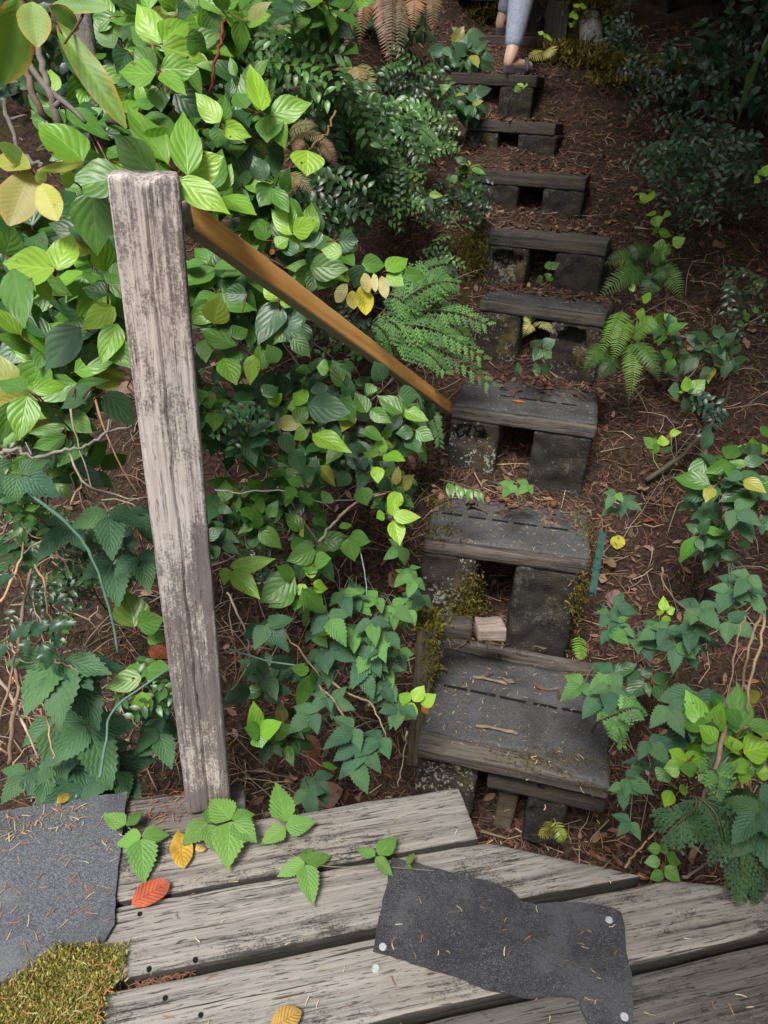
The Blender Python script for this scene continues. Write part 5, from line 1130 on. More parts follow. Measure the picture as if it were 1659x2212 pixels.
# ------------------------------------------------------------------ fallen leaves one can point at
def fallen(k, b, t, w, col, label, z=None, mat='dead', pf=OVAL, lift=.012, curl=.25, name='fallen_leaf', fold=.2, wav=.06):
    ub, vb = crop(k, *b); ut, vt = crop(k, *t); mb = MB()
    if z is not None: pb, pt = PZ(ub, vb, z + lift), PZ(ut, vt, z + lift)
    else:
        pb = hit(ub, vb, lift)[0]; pt = hit(ut, vt, lift)[0]
    dep = (pb - CAM).dot(ray(CX, CY)); W = w / 3 / F * dep
    leaf(mb, V((0, 0, 0)), pt - pb, (V((0, 0, 1)) + (CAM - pb).normalized() * .5).normalized(), (pt - pb).length, W, pf, col, fold, curl, 10, 3, wav=wav)
    o = mb.build(name, M[mat]); o.location = pb; return tag(o, label, 'leaf')
fallen(10, (850, 880), (1102, 735), 165, (.48, .11, .055), 'red leaf with a yellow rib lying on the deck by the felt', .006, curl=.05)
fallen(10, (1160, 405), (1190, 637), 145, (.50, .30, .045), 'golden-brown leaf lying at the foot of the post', .006, curl=.1)
fallen(10, (1270, 540), (1345, 470), 70, (.58, .42, .16), 'small curled pale leaf at the foot of the post', .004, curl=.5)
fallen(11, (90, 1690), (300, 1560), 150, (.50, .30, .08), 'smooth orange-yellow leaf on the deck at the bottom edge', .006, curl=.1)
fallen(10, (375, 235), (450, 140), 70, (.36, .24, .05), 'dull yellow leaf standing behind the far felt edge', -.01, lift=.03)
fallen(11, (380, 220), (560, 130), 170, (.30, .17, .12), 'large tan maple-like leaf behind the far deck plank', lift=.03, curl=.1)
fallen(8, (300, 1560), (480, 1620), 170, (.19, .075, .055), 'crumpled dark red leaf in the hollow right of the post', lift=.03, curl=.3, wav=.12)
fallen(8, (330, 1450), (420, 1560), 90, (.24, .10, .06), 'upright curled brown leaf in the hollow right of the post', lift=.05, curl=.4)
fallen(8, (50, 1480), (130, 1430), 110, (.20, .07, .06), 'maroon leaf close to the post\'s right edge', lift=.04)
fallen(8, (850, 440), (1000, 470), 110, (.32, .18, .12), 'tan crumpled leaf left of the second step\'s block', lift=.02, wav=.1)
fallen(8, (835, 415), (975, 345), 30, (.40, .10, .04), 'red bark curl above the tan crumpled leaf', lift=.02, wav=.02)
fallen(8, (920, 520), (1010, 445), 28, (.42, .11, .04), 'red bark curl beside the tan crumpled leaf', lift=.025, wav=.02)
fallen(8, (510, 740), (570, 640), 75, (.26, .13, .09), 'brown curled leaf above the bramble patch', lift=.03, curl=.4)
fallen(9, (690, 150), (680, 240), 95, (.45, .42, .05), 'bright yellow leaf on the litter by the green stake', lift=.03, curl=.1)
fallen(9, (665, 310), (600, 375), 60, (.36, .15, .05), 'orange-tan leaf below the bright yellow leaf', lift=.025)
fallen(9, (620, 440), (560, 420), 70, (.34, .22, .16), 'pale crumpled leaf by the foot of the green stake', lift=.025, wav=.12)
fallen(9, (730, 570), (610, 530), 120, (.22, .13, .12), 'wide greyish-pink dead leaf above the right bramble clump', lift=.03)
fallen(9, (1370, 270), (1270, 280), 100, (.30, .17, .11), 'broad tan leaf on the upper right litter', lift=.025)
fallen(9, (700, 980), (850, 970), 22, (.38, .10, .04), 'red bark strip under the right bramble clump', lift=.02, wav=.01)
fallen(9, (850, 60), (1040, 10), 45, (.30, .06, .035), 'dark red bark curl near the top of the right litter', lift=.02, wav=.02)
fallen(9, (545, 10), (660, 75), 30, (.42, .15, .06), 'orange bark sliver at the corner of the second step', lift=.02, wav=.02)
fallen(6, (0, 935), (85, 945), 20, (.60, .17, .03), 'bright orange sliver lying on the third step', frames[2][0].z, lift=.012, curl=.02, wav=.01, fold=.05)
fallen(6, (1135, 610), (1205, 570), 80, (.28, .09, .035), 'rusty orange leaf on the shaded right slope', lift=.03)
fallen(6, (895, 200), (965, 205), 55, (.42, .36, .05), 'yellow leaf caught in the big sword fern', lift=.12, curl=.2)
fallen(3, (1300, 1600), (1390, 1560), 90, (.32, .17, .11), 'pale tan leaf in the dark right shade', lift=.03)
fallen(5, (0, 150), (140, 205), 60, (.4, .24, .03), 'x') if False else None
fallen(4, (1262, 80), (1390, 190), 120, (.44, .27, .03), 'yellow spotted leaf hanging under the rail by the post', None, lift=.3)
fallen(7, (965, 870), (1095, 960), 110, (.34, .10, .035), 'rust-red leaf tucked behind the post\'s left edge', None, lift=.3, curl=.1)
fallen(4, (720, 850), (860, 850), 130, (.26, .17, .13), 'large pale-brown dead leaf behind the post', None, lift=.25)
fallen(5, (880, 1440), (960, 1500), 100, (.20, .06, .04), 'half-red salal leaf left of the third step', None, lift=.08)
# ------------------------------------------------------------------ needle and litter stuff
def scatter_deck(n, a0, a1, b0, b1, z, cols, s=(.006, .02), w=.0016):
    for _ in range(n):
        p = deckmat @ V((U(a0, a1), U(b0, b1), 0)); p.z = z; needle(p, U(*s), w * U(.8, 1.2), U(0, 6.3), jc(random.choice(cols), .2))
scatter_deck(110, -.45, .85, .45, 1.03, .004, NEED)
def scatter_poly(poly, n, z, cols, s, w, bend=.15):
    us = [p[0] for p in poly]; vs = [p[1] for p in poly]; k = 0
    while k < n:
        u, v = U(min(us), max(us)), U(min(vs), max(vs))
        if inpoly(u, v, poly): k += 1; needle(PZ(u, v, z), U(*s), w * U(.8, 1.3), U(0, 6.3), jc(random.choice(cols), .2), bend=bend)
OR = [(.40, .17, .07), (.33, .13, .06), (.38, .24, .12), (.50, .41, .24)]
scatter_poly([c10(0, 300), c10(820, 190), c10(760, 1000), c10(0, 1250)], 60, .0105, OR, (.010, .026), .0012, .08)
scatter_poly([c10(0, 290), c10(560, 230), c10(560, 400), c10(0, 480)], 40, .012, OR, (.010, .026), .0012, .1)
scatter_poly([c10(0, 1400), c10(800, 1180), c10(640, 1659), c10(0, 1659)], 45, .017, OR, (.01, .026), .0013, .12)
scatter_poly([c11(880, 620), (1106, 1940), (1330, 1990), (1360, 2212), (1240, 2150), (840, 2060)], 34, .0085, NEED, (.007, .016), .0014)
scatter_poly([c10(770, 860), c10(1659, 690), c10(1659, 720), c10(770, 890)], 30, -.012, [(.14, .07, .05), (.2, .1, .06)], (.008, .022), .0016, .3)
scatter_poly([c10(690, 1440), c10(1250, 1310), c10(1250, 1345), c10(690, 1460)], 60, -.016, [(.12, .06, .04), (.2, .09, .055)], (.008, .022), .0016, .3)
scatter_poly([c10(820, 190), c10(1200, 150), c10(1220, 330), c10(820, 400)], 60, -.006, [(.22, .08, .05), (.3, .14, .08)], (.008, .022), .0016, .3)
LITTER.smooth = False
tag(LITTER.build('needle_litter', M['litter']), 'dry conifer needles scattered on planks, felt and treads', 'needles', kind='stuff')
LITTER = MB()
LC = [(.13, .073, .05), (.19, .112, .078), (.09, .055, .042), (.25, .16, .11), (.15, .07, .045), (.07, .045, .036), (.19, .075, .04), (.17, .105, .072)]
def gn(x, y):
    h = .03; return V((ground(x - h, y) - ground(x + h, y), ground(x, y - h) - ground(x, y + h), 2 * h)).normalized()
k = 0
while k < 34000:
    y = 1.15 + 4.6 * R() ** 1.5; x = axis(y) + random.gauss(0, .75 + .1 * y)
    if x < -2 or x > 3: continue
    k += 1; g_ = ground(x, y); n3 = gn(x, y); t = R()
    p = V((x, y, g_ + U(.002, .012)))
    n4 = (n3 + rv(.35)).normalized()
    if t < .86: needle(p, U(.015, .05) * (1 + .12 * y), U(.0012, .0024) * (1 + .1 * y), U(0, 6.3), jc(random.choice(LC), .3), n4, .3)
    elif t < .98:
        a = U(0, 6.3); d = V((math.cos(a), math.sin(a), 0)); d = (d - n4 * d.dot(n4)).normalized()
        l = U(.015, .045); leaf(LITTER, p, d, n4, l, l * U(.25, .5), OVAL, jc(random.choice(LC), .35), U(-.3, .4), U(-.4, .5), 3, 1, wav=.1)
    else: needle(p + V((0, 0, .006)), U(.06, .16), .0028, U(0, 6.3), jc((.33, .24, .17), .25), n4, .2)
for i_, (A, e, W, dep) in enumerate(frames):
    bk = V((-e.y, e.x, 0))
    for _ in range((40, 160, 200, 260, 300, 320, 300, 260, 100)[i_]):
        y_ = dep * (1 - R() ** 1.6 * (1.0 if i_ > 4 else .45)) + U(0, .05); x_ = U(0, W); p = A + e * x_ + bk * y_; p.z = A.z + (.010 if i_ < 4 else .004) + U(0, .008)
        n4 = (V((0, 0, 1)) + rv(.3)).normalized()
        if R() < .7: needle(p, U(.02, .06), U(.002, .0035), U(0, 6.3), jc(random.choice(LC), .3), n4, .3)
        else: a = U(0, 6.3); l = U(.025, .06); leaf(LITTER, p, V((math.cos(a), math.sin(a), 0)), n4, l, l * .35, OVAL, jc(random.choice(LC), .35), U(-.2, .4), U(-.3, .4), 3, 1, wav=.1)
for _ in range(520):
    y_ = U(1.35, 3.2); x_ = axis(y_) + random.choice((-1, -1, 1)) * U(.34, 1.5)
    if x_ < -1.8: continue
    p = V((x_, y_, ground(x_, y_) + .01)); q = p + V((U(-.25, .25), U(-.2, .25), U(.02, .16))); tube(LITTER, curve(p, q, V((U(-.04, .04), 0, U(.01, .06))), 5, .006), U(.0012, .0026), .0008, jc(random.choice(((.30, .22, .16), (.22, .14, .09), (.36, .30, .24))), .25), 4)
for _ in range(150):
    y_ = U(1.3, 4.6); x_ = axis(y_) + random.choice((-1, 1)) * U(.28, 1.3); n4 = (gn(x_, y_) + rv(.4)).normalized(); a = U(0, 6.3); l = U(.035, .07)
    leaf(LITTER, V((x_, y_, ground(x_, y_) + .014)), V((math.cos(a), math.sin(a), U(-.1, .3))), n4, l, l * U(.4, .65), OVAL, jc(random.choice(((.24, .145, .10), (.17, .09, .06), (.21, .155, .115), (.27, .13, .06))), .3), U(-.2, .5), U(-.3, .7), 6, 2, wav=.1)
tag(LITTER.build('leaf_litter', M['litter']), 'reddish-brown needles, bark bits and leaf fragments over the forest floor', 'litter', kind='stuff')
mb = MB()
for _ in range(520):                                               # thin moss tufts on the banks
    y = U(1.5, 5.2); x = axis(y) + random.choice((-1, -1, 1)) * U(.3, 1.5); n3 = gn(x, y)
    if noise.noise(V((x * 2.2, y * 2.2, 4))) < -.02: continue
    s = U(.02, .06); moss_blades(mb, V((x, y, ground(x, y) + .004)), 45, V((s, s, .006)), .014, ((.11, .10, .024), (.075, .075, .018), (.14, .11, .04)), n3)
tag(mb.build('ground_moss', M['moss']), 'thin olive moss growing through the litter on both banks', 'moss', kind='stuff')
# ------------------------------------------------------------------ top of the trail: timbers, stump, sign post
def timber(name, u0, v0, u1, v1, d, w, dep, mat, label, cat, seed=0, extra=.25, yaw=-.15):
    a = P(u0, v0, d); b = P(u1, v1, d); x = (a.x + b.x) / 2; y = (a.y + b.y) / 2
    top = max(a.z, b.z); g_ = ground(x, y) - .05
    return post_at(name, (x, y, top), (x + .0, y, min(min(a.z, b.z) - .0, g_)), w, dep, mat, label, cat, yaw, seed)
timber('square_timber', 1142, 12, 1142, 120, 4.7, .15, .15, M['block'], 'dark square timber right behind the walking person', 'timber', 11)
timber('square_timber', 1200, 8, 1200, 112, 4.55, .14, .15, M['tread'], 'weathered square timber beside the mossy post', 'timber', 12)
timber('timber_post', 1240, -10, 1240, 110, 4.6, .14, .14, M['stake'], 'mossy timber post at the head of the trail', 'post', 13)
post_at('timber_beam', P(1165, -5, 4.8) + V((.35, 0, .04)), P(1165, -5, 4.8) + V((-.75, .05, .04)), .16, .16, M['tread'], 'dark timber beam across the head of the trail', 'timber', 1.5, 14)
mb = MB(); moss_blades(mb, P(1250, 20, 4.52), 2200, V((.09, .05, .06)), .04, ((.14, .12, .02), (.09, .085, .018), (.18, .14, .03)))
tag(mb.build('moss_cushion', M['moss']), 'moss cushion draped over the post at the trail head', 'moss')
mb = MB(); moss_blades(mb, P(1040, 25, 4.9), 1500, V((.07, .05, .08)), .04, ((.14, .12, .02), (.09, .085, .018), (.18, .14, .03)))
tag(mb.build('moss_cushion', M['moss']), 'moss on the timbers left of the person\'s legs', 'moss')
stick('tree_stump', [P(1277, 120, 4.5), P(1277, 90, 4.5), P(1274, 55, 4.52), P(1265, 30, 4.55)], .075, .06, (1, 1, 1), 'pale lichen-covered stump at the trail head', 'stump', 'stump', n=18, jit=.003)
sp_ = P(1345, 30, 4.7)
signe = empty('sign_post', V((sp_.x, sp_.y, ground(sp_.x, sp_.y))), 'small brown board on a leaning lichened post above the trail', 'sign')
def under(o, par): o.location -= par.location; o.parent = par; return o
mb = MB(); tube(mb, [V((-.06, -.02, -.45)), V((-.02, 0, 0)), V((.02, 0, .4))], .035, .03, (1, 1, 1), 12)
o = mb.build('post', M['bark_grey'], signe); o.location = sp_ - signe.location + V((0, .04, -.0))
mb = MB(); rbox(mb, (0, 0, 0), (.26, .13, .03), (8, 4, 2), .004, .002)
o = mb.build('board', M['tread_front'], signe); o.matrix_local = Matrix.Translation(sp_ - signe.location + V((-.03, -.02, .10))) @ Matrix(((0, 1, 0, 0), (0, 0, 1, 0), (1, 0, 0, 0), (0, 0, 0, 1)))
stick('fallen_log', [P(1380, 80, 4.6), P(1430, 130, 4.5), P(1480, 170, 4.3)], .05, .045, (1, 1, 1), 'thin dark log lying in the shade behind the golden moss', 'log', 'bark_dark', n=12)
# ------------------------------------------------------------------ trees that roof the slope
def conifer(x, y, h, r, crown0, R0, n, label, seed, dens=52, dead=0):
    random.seed(seed); z0 = ground(x, y) - .1; e = empty('conifer_tree', (x, y, z0), label, 'tree', 'tall evergreens shading the slope')
    mb = MB(); pts = [V((0.03 * math.sin(k), .03 * math.cos(k * 2), h * k / 10)) for k in range(11)]; tube(mb, pts, r, r * .15, (1, 1, 1), 16, wob=.12)
    for k in range(26):
        a = U(0, 6.3); z = U(.5, crown0 + .5); tube(mb, [V((math.cos(a) * r * .8, math.sin(a) * r * .8, z)), V((math.cos(a) * (r + U(.1, .5)), math.sin(a) * (r + U(.1, .5)), z - U(0, .2)))], .012, .004, (1, 1, 1), 5)
    mb.build('trunk', M['bark_dark'], e)
    cr_ = MB(); lm = MB()
    for k in range(n):
        t = k / n; z = crown0 + (h - crown0) * t; a = k * 2.4 + U(-.4, .4); L = R0 * (1 - t) ** .75 * U(.75, 1.15) + .2; dz = -L * U(.12, .3)
        tip = V((math.cos(a) * L, math.sin(a) * L, z + dz)); b = V((0, 0, z)); tube(lm, curve(b, tip, V((0, 0, .06 * L)), 5), .018, .004, (1, 1, 1), 5)
        for _ in range(int(dens * L)):
            q = R() ** .7; p = b.lerp(tip, q) + V((0, 0, .24 * L * q * (1 - q))) + V((random.gauss(0, .16 * L * .5), random.gauss(0, .16 * L * .5), random.gauss(0, .05)))
            d = (tip - b).normalized() + rv(.7); leaf(cr_, p, d, V((0, 0, 1)) + rv(.5), U(.22, .44), U(.09, .18), LANCE, jc((.035, .075, .03), .3), .2, .3, 3, 1)
    cr_.build('crown', M['cedar'], e); lm.build('limb', M['bark_dark'], e)
TREES = [(2.6, 5.0, 9, .13, 2.9, 2.0, 56, 'slim dark conifer trunk in the upper right shade', 1), (3.4, 3.4, 10, .2, 3.0, 2.6, 52, 'dark conifer just beyond the right edge', 2), (1.9, 7.2, 11, .2, 1.6, 2.8, 56, 'conifer behind the sign post', 3),
         (-.4, 7.6, 11, .18, 1.4, 2.5, 50, 'conifer up the slope above the topmost step', 4), (-2.2, 5.6, 10, .16, 2.4, 2.2, 46, 'conifer on the left bank behind the dry ferns', 5), (3.9, 6.2, 12, .24, 1.2, 3.0, 56, 'broad conifer deep in the right-hand shade', 6), (4.3, 1.6, 10, .2, 3.2, 2.4, 46, 'conifer right of the deck outside the path', 7), (1.0, 9.5, 12, .22, .8, 2.6, 50, 'conifer on the crest behind the trail head', 8), (-3.4, 8.5, 12, .22, .8, 3.2, 56, 'conifer high on the left crest', 9), (4.2, 9.5, 12, .22, .6, 3.2, 56, 'conifer high on the right crest', 10), (2.9, 1.9, 9, .15, 3.4, 2.3, 56, 'conifer overhanging the right bank by the lower steps', 11), (2.25, 2.7, 10, .10, 3.1, 2.7, 84, 'young conifer standing over the upper steps', 12), (2.6, -.3, 10, .18, 2.6, 2.2, 46, 'conifer beside the right end of the deck', 13)]
for t in TREES: conifer(*t)  # the last three conifers stand out of view, added for their shade
random.seed(99)
def bushy(x, y, r, h, label, cols, n=900, L=.07):
    z0 = ground(x, y); pl = Plant('understory_shrub', label, 'shrub', 'dark understory shrubs behind the trail', V((x, y, z0)))
    for k in range(14):
        a = U(0, 6.3); q = U(.2, .8) * r; tube(pl.st, curve(V((x, y, z0)), V((x + math.cos(a) * q, y + math.sin(a) * q, z0 + h * U(.5, .95))), V((0, 0, .1)), 5, .02), .008, .003, (.1, .07, .05), 5)
    for _ in range(n):
        a = U(0, 6.3); b = U(-.2, 1); q = U(.5, 1.0) ** .5; lump = 1 + .3 * noise.noise(V((a * 1.5, b * 3, x)))
        p = V((x + math.cos(a) * math.sqrt(max(0, 1 - b * b)) * r * q * lump, y + math.sin(a) * math.sqrt(max(0, 1 - b * b)) * r * q * lump, z0 + .15 + max(0, b) * h * q * lump))
        leaf(pl.fo, p, rv() + V((0, 0, -.3)), facing(p, .8, .6), L * U(.7, 1.2), L * U(.4, .6), SALAL, jc(random.choice(cols), .3), .2, .2, 4, 1)
    return pl.finish('huck')
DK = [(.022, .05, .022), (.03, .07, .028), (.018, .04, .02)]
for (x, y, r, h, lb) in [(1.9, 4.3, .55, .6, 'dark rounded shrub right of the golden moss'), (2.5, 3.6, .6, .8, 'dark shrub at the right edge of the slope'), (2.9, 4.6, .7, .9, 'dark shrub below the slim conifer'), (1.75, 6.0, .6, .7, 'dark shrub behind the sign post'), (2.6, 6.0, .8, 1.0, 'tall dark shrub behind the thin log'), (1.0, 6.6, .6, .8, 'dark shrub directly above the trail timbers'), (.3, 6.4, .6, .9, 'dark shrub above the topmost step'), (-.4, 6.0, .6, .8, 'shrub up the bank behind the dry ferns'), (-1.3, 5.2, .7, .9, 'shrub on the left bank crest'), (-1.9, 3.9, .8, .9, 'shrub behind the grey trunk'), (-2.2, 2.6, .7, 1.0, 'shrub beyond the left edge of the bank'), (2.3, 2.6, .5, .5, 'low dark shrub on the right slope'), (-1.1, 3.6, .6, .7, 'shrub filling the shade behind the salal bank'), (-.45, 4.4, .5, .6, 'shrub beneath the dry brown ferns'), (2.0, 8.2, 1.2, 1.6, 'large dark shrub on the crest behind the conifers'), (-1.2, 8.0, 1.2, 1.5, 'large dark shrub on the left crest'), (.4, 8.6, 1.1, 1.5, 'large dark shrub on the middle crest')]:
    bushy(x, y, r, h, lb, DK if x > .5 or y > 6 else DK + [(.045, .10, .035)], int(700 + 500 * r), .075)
mb = MB()
for _ in range(120):
    u, v = U(-40, 230), U(1060, 1660); d = U(1.52, 1.8)
    if v > 1450: d = U(1.64, 1.85)
    p = P(u, v, d); q = P(u + random.gauss(0, 45), v + U(-110, 60), d + U(-.12, .15))
    for w_ in (p, q): w_.z = max(w_.z, ground(w_.x, w_.y) + .005)
    tube(mb, [x_ + rv(.002) for x_ in curve(p, q, V((U(-.04, .04), U(-.03, .03), U(-.01, .05))), 7, .006)], U(.0014, .003), .0009, jc(random.choice(TAN + [(.17, .11, .07), (.12, .08, .06)]), .25), 5)
tag(mb.build('twig_tangle', M['twig']), 'tangle of fine dry twigs on the ground beyond the blue-grey felt', 'twigs', kind='stuff')
for f in [(500, 1080, 40, 40, 1.9, 6, .075, [M_, Y_, D_], 'salal tuft right of the post at the long pale twig'), (660, 1180, 50, 30, 1.9, 6, .07, [M_, D_], 'salal leaves above the insect-eaten rosette'), (430, 1150, 30, 60, 1.75, 5, .07, [D_, BL], 'salal leaves peeping out behind the post, right side'), (860, 1060, 40, 40, 1.95, 6, .065, [M_, D_], 'low salal by the left edge of the second step'), (130, 900, 60, 50, 1.6, 8, .085, [M_, D_], 'salal behind the four-leaved whorl at the left'), (120, 1010, 60, 40, 1.75, 6, .08, [M_, D_], 'few salal leaves low behind the crooked dead branch'), (30, 1190, 40, 50, 1.8, 5, .08, [D_, BL], 'shaded salal behind the dry canes at the left'), (560, 1120, 50, 40, 1.95, 5, .075, [M_, D_], 'salal leaves on the litter by the long pale twig'),
          (470, 950, 30, 50, 1.85, 5, .07, [D_, M_], 'shaded salal beside the post below the rail'), (620, 1600, 40, 40, 1.75, 4, .07, [M_, D_], 'salal leaves in the hollow behind the far deck plank'), (560, 1500, 40, 50, 1.7, 4, .07, [D_, BL], 'shaded salal low to the right of the post'),
          (1450, 760, 40, 40, 2.55, 4, .07, [M_, D_], 'salal tuft on the right slope beside the bright fern'), (1560, 760, 50, 40, 2.4, 5, .075, [D_, BL], 'shaded salal at the right edge, mid slope'), (1530, 1190, 40, 40, 1.95, 4, .07, [M_, D_], 'salal among the brambles on the right slope')]: salal(*f)
bramble(450, 1640, 30, 30, 1.75, 3, .06, BR, 'bramble leaves behind the foot of the post, right') if False else None
for a in [(100, 1300, 70, 60, 1.62, 12, 'small-leaved sprigs behind the holly', HG[:2] + HD, .024, 14, .11), (560, 1230, 40, 50, 1.8, 6, 'tiny-leaved sprigs behind the glowing leaves', HD + HG[:1], .02, 14, .09), (760, 720, 60, 50, 2.15, 12, 'small-leaved shrublet behind the lower rail', HG[:2] + HD, .026, 14, .12)]: huck(*a)
# ------------------------------------------------------------------ the walking person
A8, e8, W8, D8 = frames[7]; A9 = frames[8][0]; b8 = V((-e8.y, e8.x, 0))
fr_ = PZ(1113, 156, A8.z) if False else A8 + e8 * (W8 * (1097 - 973) / (1161 - 973)) + b8 * .12
fl_ = A9 + frames[8][1] * (frames[8][2] * (1078 - 1012) / 180.) + b8 * .14
hd = (b8 * .86 + e8 * .5).normalized(); sd = V((hd.y, -hd.x, 0))
per = empty('person', fr_ + V((0, 0, .0)), 'person in grey-blue leggings and dark sandals climbing the upper steps, seen from behind', 'person')
o0 = per.location
def skin(name, nodes, edges, mat, parent, root=0, lv=2):
    me = bpy.data.meshes.new(name); me.from_pydata([tuple(p) for p, r in nodes], edges, []); o = bpy.data.objects.new(name, me); COL.objects.link(o); o.parent = parent
    me.materials.append(mat); m = o.modifiers.new('skin', 'SKIN'); sv = me.skin_vertices[0].data
    for i, (p, r) in enumerate(nodes): sv[i].radius = r if isinstance(r, tuple) else (r, r); sv[i].use_root = (i == root)
    m.use_smooth_shade = True; s = o.modifiers.new('sub', 'SUBSURF'); s.levels = lv; s.render_levels = lv; return o
fl = fl_ - o0; Z = V((0, 0, 1))
hip = V((0, 0, 0)) * .45 + fl * .5 + hd * -.02; hip.z = .90
hr, hl = hip + sd * .085, hip - sd * .085
ar = V((0, 0, .095)) - hd * .02; al = fl + V((0, 0, .095)) - hd * .03
kr = (ar + hr) / 2 + hd * .05; kr.z = .49; kl = (al + hl) / 2 + hd * .17; kl.z = max(kl.z, fl.z + .40)
MS = plain('skin', (.62, .40, .30), .5, .4, .1, 30); MJ = plain('grey_blue_leggings', (.30, .34, .43), .85, .2, .2, 60); MT = plain('charcoal_shirt', (.05, .05, .06), .9, .2, .2, 60); MH = plain('brown_hair', (.06, .035, .02), .6, .3, .4, 80); MB_ = plain('dark_grey_sandal_rubber', (.055, .055, .06), .7, .3, .1, 80)
chest = hip + V((0, 0, .38)) + hd * .06; neck = chest + V((0, 0, .17)); head = neck + V((0, 0, .17)) + hd * .02
shr, shl = chest + sd * .165 + V((0, 0, .10)), chest - sd * .165 + V((0, 0, .10)); elr, ell = shr + V((0, 0, -.27)) - hd * .03 + sd * .03, shl + V((0, 0, -.27)) - hd * .02 - sd * .03
wrr, wrl = elr + V((0, 0, -.2)) + hd * .13, ell + V((0, 0, -.18)) + hd * .15
def foot(a, f):  # ankle, heel, mid, toe joints
    h = f - hd * .045 + Z * .05; return [(a, .040), (h, (.032, .030)), (f + hd * .05 + Z * .055, (.036, .030)), (f + hd * .13 + Z * .042, (.042, .020)), (f + hd * .175 + Z * .036, (.034, .013))]
N = [(hip, .11), (hip + Z * .18, .10), (chest, .12), (neck - Z * .02, .052), (neck + Z * .06, .05), (head, (.082, .095)), (head + Z * .09, .06)]
E_ = [(0, 1), (1, 2), (2, 3), (3, 4), (4, 5), (5, 6)]
def add(lst, par):
    for k, nd in enumerate(lst): N.append(nd); E_.append((par if k == 0 else len(N) - 2, len(N) - 1))
    return len(N) - 1
for h_, k_, a_, f_ in ((hr, kr, ar, V((0, 0, 0))), (hl, kl, al, fl)):
    add([(h_ - Z * .03, .08), (k_, .052), (k_.lerp(a_, .3) - hd * .02, .058), (k_.lerp(a_, .78), .042)] + foot(a_, f_), 0)
for s_, e_, w_ in ((shr, elr, wrr), (shl, ell, wrl)):
    d_ = (w_ - e_).normalized(); i = add([(s_, .05), (e_, .037), (w_, .025), (w_ + d_ * .05, (.036, .018)), (w_ + d_ * .09, (.036, .014))], 2)
    for q in range(4): add([(w_ + d_ * .115 + hd.cross(d_) * (q - 1.5) * .018, .009), (w_ + d_ * (.15 + .01 * (q in (1, 2))) + hd.cross(d_) * (q - 1.5) * .02 - hd * .01, .007)], i)
    add([(w_ + d_ * .06 + hd * .035, .010), (w_ + d_ * .09 + hd * .05, .008)], i - 1)
skin('body', N, E_, MS, per)
J = [(hip, .135), (hip + Z * .12, .122)]; JE = [(0, 1)]
for h_, k_, a_ in ((hr, kr, ar), (hl, kl, al)):
    i = len(J); J += [(h_ - Z * .03, .098), (h_.lerp(k_, .6), .088), (k_, .074), (k_.lerp(a_, .25) - hd * .018, .079), (k_.lerp(a_, .6) - hd * .008, .064), (k_.lerp(a_, .95), .047)]; JE += [(0, i)] + [(i + j, i + j + 1) for j in range(5)]
skin('leggings', J, JE, MJ, per)
S = [(hip + Z * .06, .138), (hip + Z * .2, .118), (chest, .137), (neck - Z * .045, .07), (shr, .066), (shr.lerp(elr, .6), .056), (shl, .066), (shl.lerp(ell, .6), .056)]
skin('shirt', S, [(0, 1), (1, 2), (2, 3), (2, 4), (4, 5), (2, 6), (6, 7)], MT, per)
skin('hair', [(head + Z * .05 - hd * .02, (.098, .1)), (head - hd * .05 - Z * .05, .06), (head - hd * .06 - Z * .16, .04)], [(0, 1), (1, 2)], MH, per)
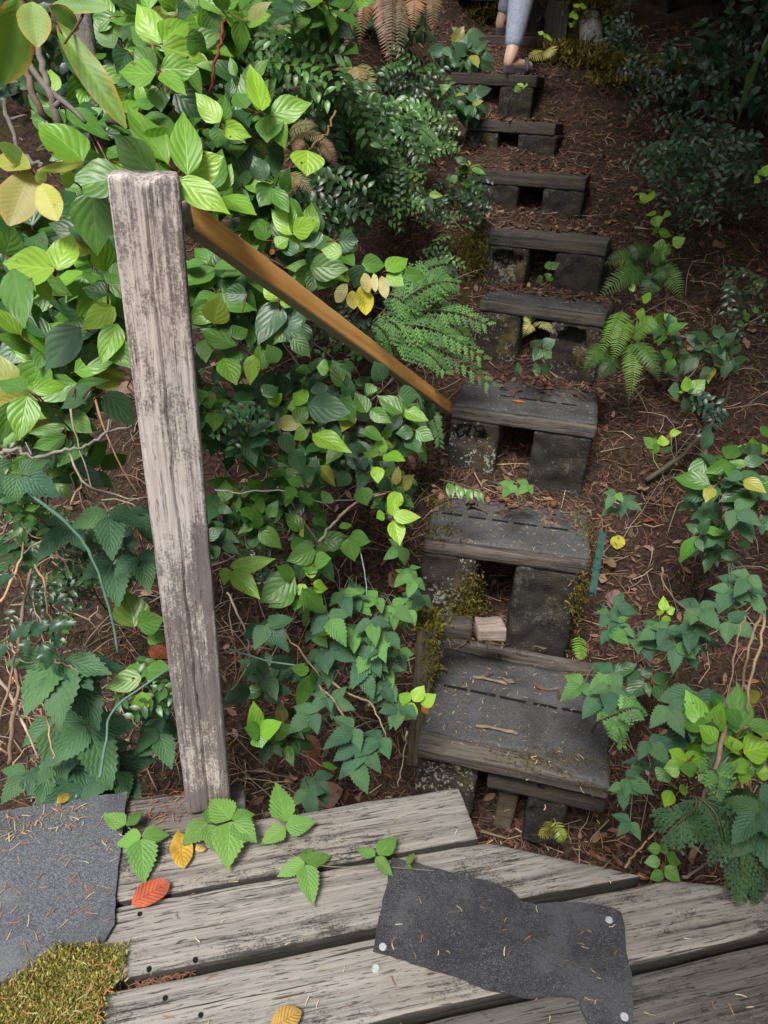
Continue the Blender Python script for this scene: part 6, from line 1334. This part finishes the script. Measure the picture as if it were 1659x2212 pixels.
for f_ in (V((0, 0, 0)), fl):
    mb = MB(); K = 14; prof2 = []
    for k in range(K * 2):
        a = 2 * math.pi * k / (K * 2); c_, s_ = math.cos(a), math.sin(a); wd = .040 + .008 * c_
        prof2.append(f_ + hd * (.062 + .138 * c_) + sd * wd * s_)
    n0 = len(mb.v)
    for z in (.0, .014, .036, .042):
        for p in prof2: mb.v.append(p + Z * z + (V((0, 0, .006)) if z > .02 else V((0, 0, 0))) * max(0, 1 - (p - f_ + hd * .08).length / .12))
    m_ = K * 2
    for l in range(3):
        for k in range(m_): mb.face([n0 + l * m_ + k, n0 + l * m_ + (k + 1) % m_, n0 + (l + 1) * m_ + (k + 1) % m_, n0 + (l + 1) * m_ + k])
    mb.face([n0 + k for k in range(m_)][::-1]); mb.face([n0 + 3 * m_ + k for k in range(m_)])
    so_ = mb.build('sandal', MB_, per)
    for off in (.105, ):
        mb = MB(); arc = [f_ + hd * (off - .03 * abs(math.cos(t))) + sd * .05 * math.cos(t) + Z * (.02 + .068 * math.sin(t)) for t in [math.pi * q / 10 for q in range(11)]]
        tube(mb, arc, .011, .011, (1, 1, 1), 8); mb.build('strap', MB_, so_)
# ------------------------------------------------------------------ light
w = bpy.data.worlds.new('World'); sc.world = w; w.use_nodes = True
nt = w.node_tree; bg = nt.nodes['Background']
sky = nt.nodes.new('ShaderNodeTexSky'); sky.sky_type = 'NISHITA'; sky.sun_disc = False
SE, SAZ = math.radians(58), math.radians(205)
sky.sun_elevation = SE; sky.sun_rotation = SAZ; sky.dust_density = 3; sky.air_density = 1.0
hs = nt.nodes.new('ShaderNodeHueSaturation'); hs.inputs['Saturation'].default_value = .3
nt.links.new(sky.outputs[0], hs.inputs['Color']); nt.links.new(hs.outputs[0], bg.inputs[0]); bg.inputs[1].default_value = .085
sl = bpy.data.lights.new('sun', 'SUN'); sl.energy = 2.2; sl.angle = math.radians(18); sl.color = (1, .96, .9)
so = bpy.data.objects.new('sun', sl); COL.objects.link(so)
dv = V((math.sin(SAZ) * math.cos(SE), math.cos(SAZ) * math.cos(SE), math.sin(SE)))
so.rotation_euler = dv.to_track_quat('Z', 'Y').to_euler(); so.location = (0, 0, 6)
sc.view_settings.view_transform = 'Standard'; sc.view_settings.look = 'None'; sc.view_settings.gamma = 1; sc.view_settings.exposure = 1.1
sc.render.engine = 'CYCLES'; sc.cycles.max_bounces = 6; sc.cycles.diffuse_bounces = 4; sc.cycles.glossy_bounces = 2; sc.cycles.transmission_bounces = 3
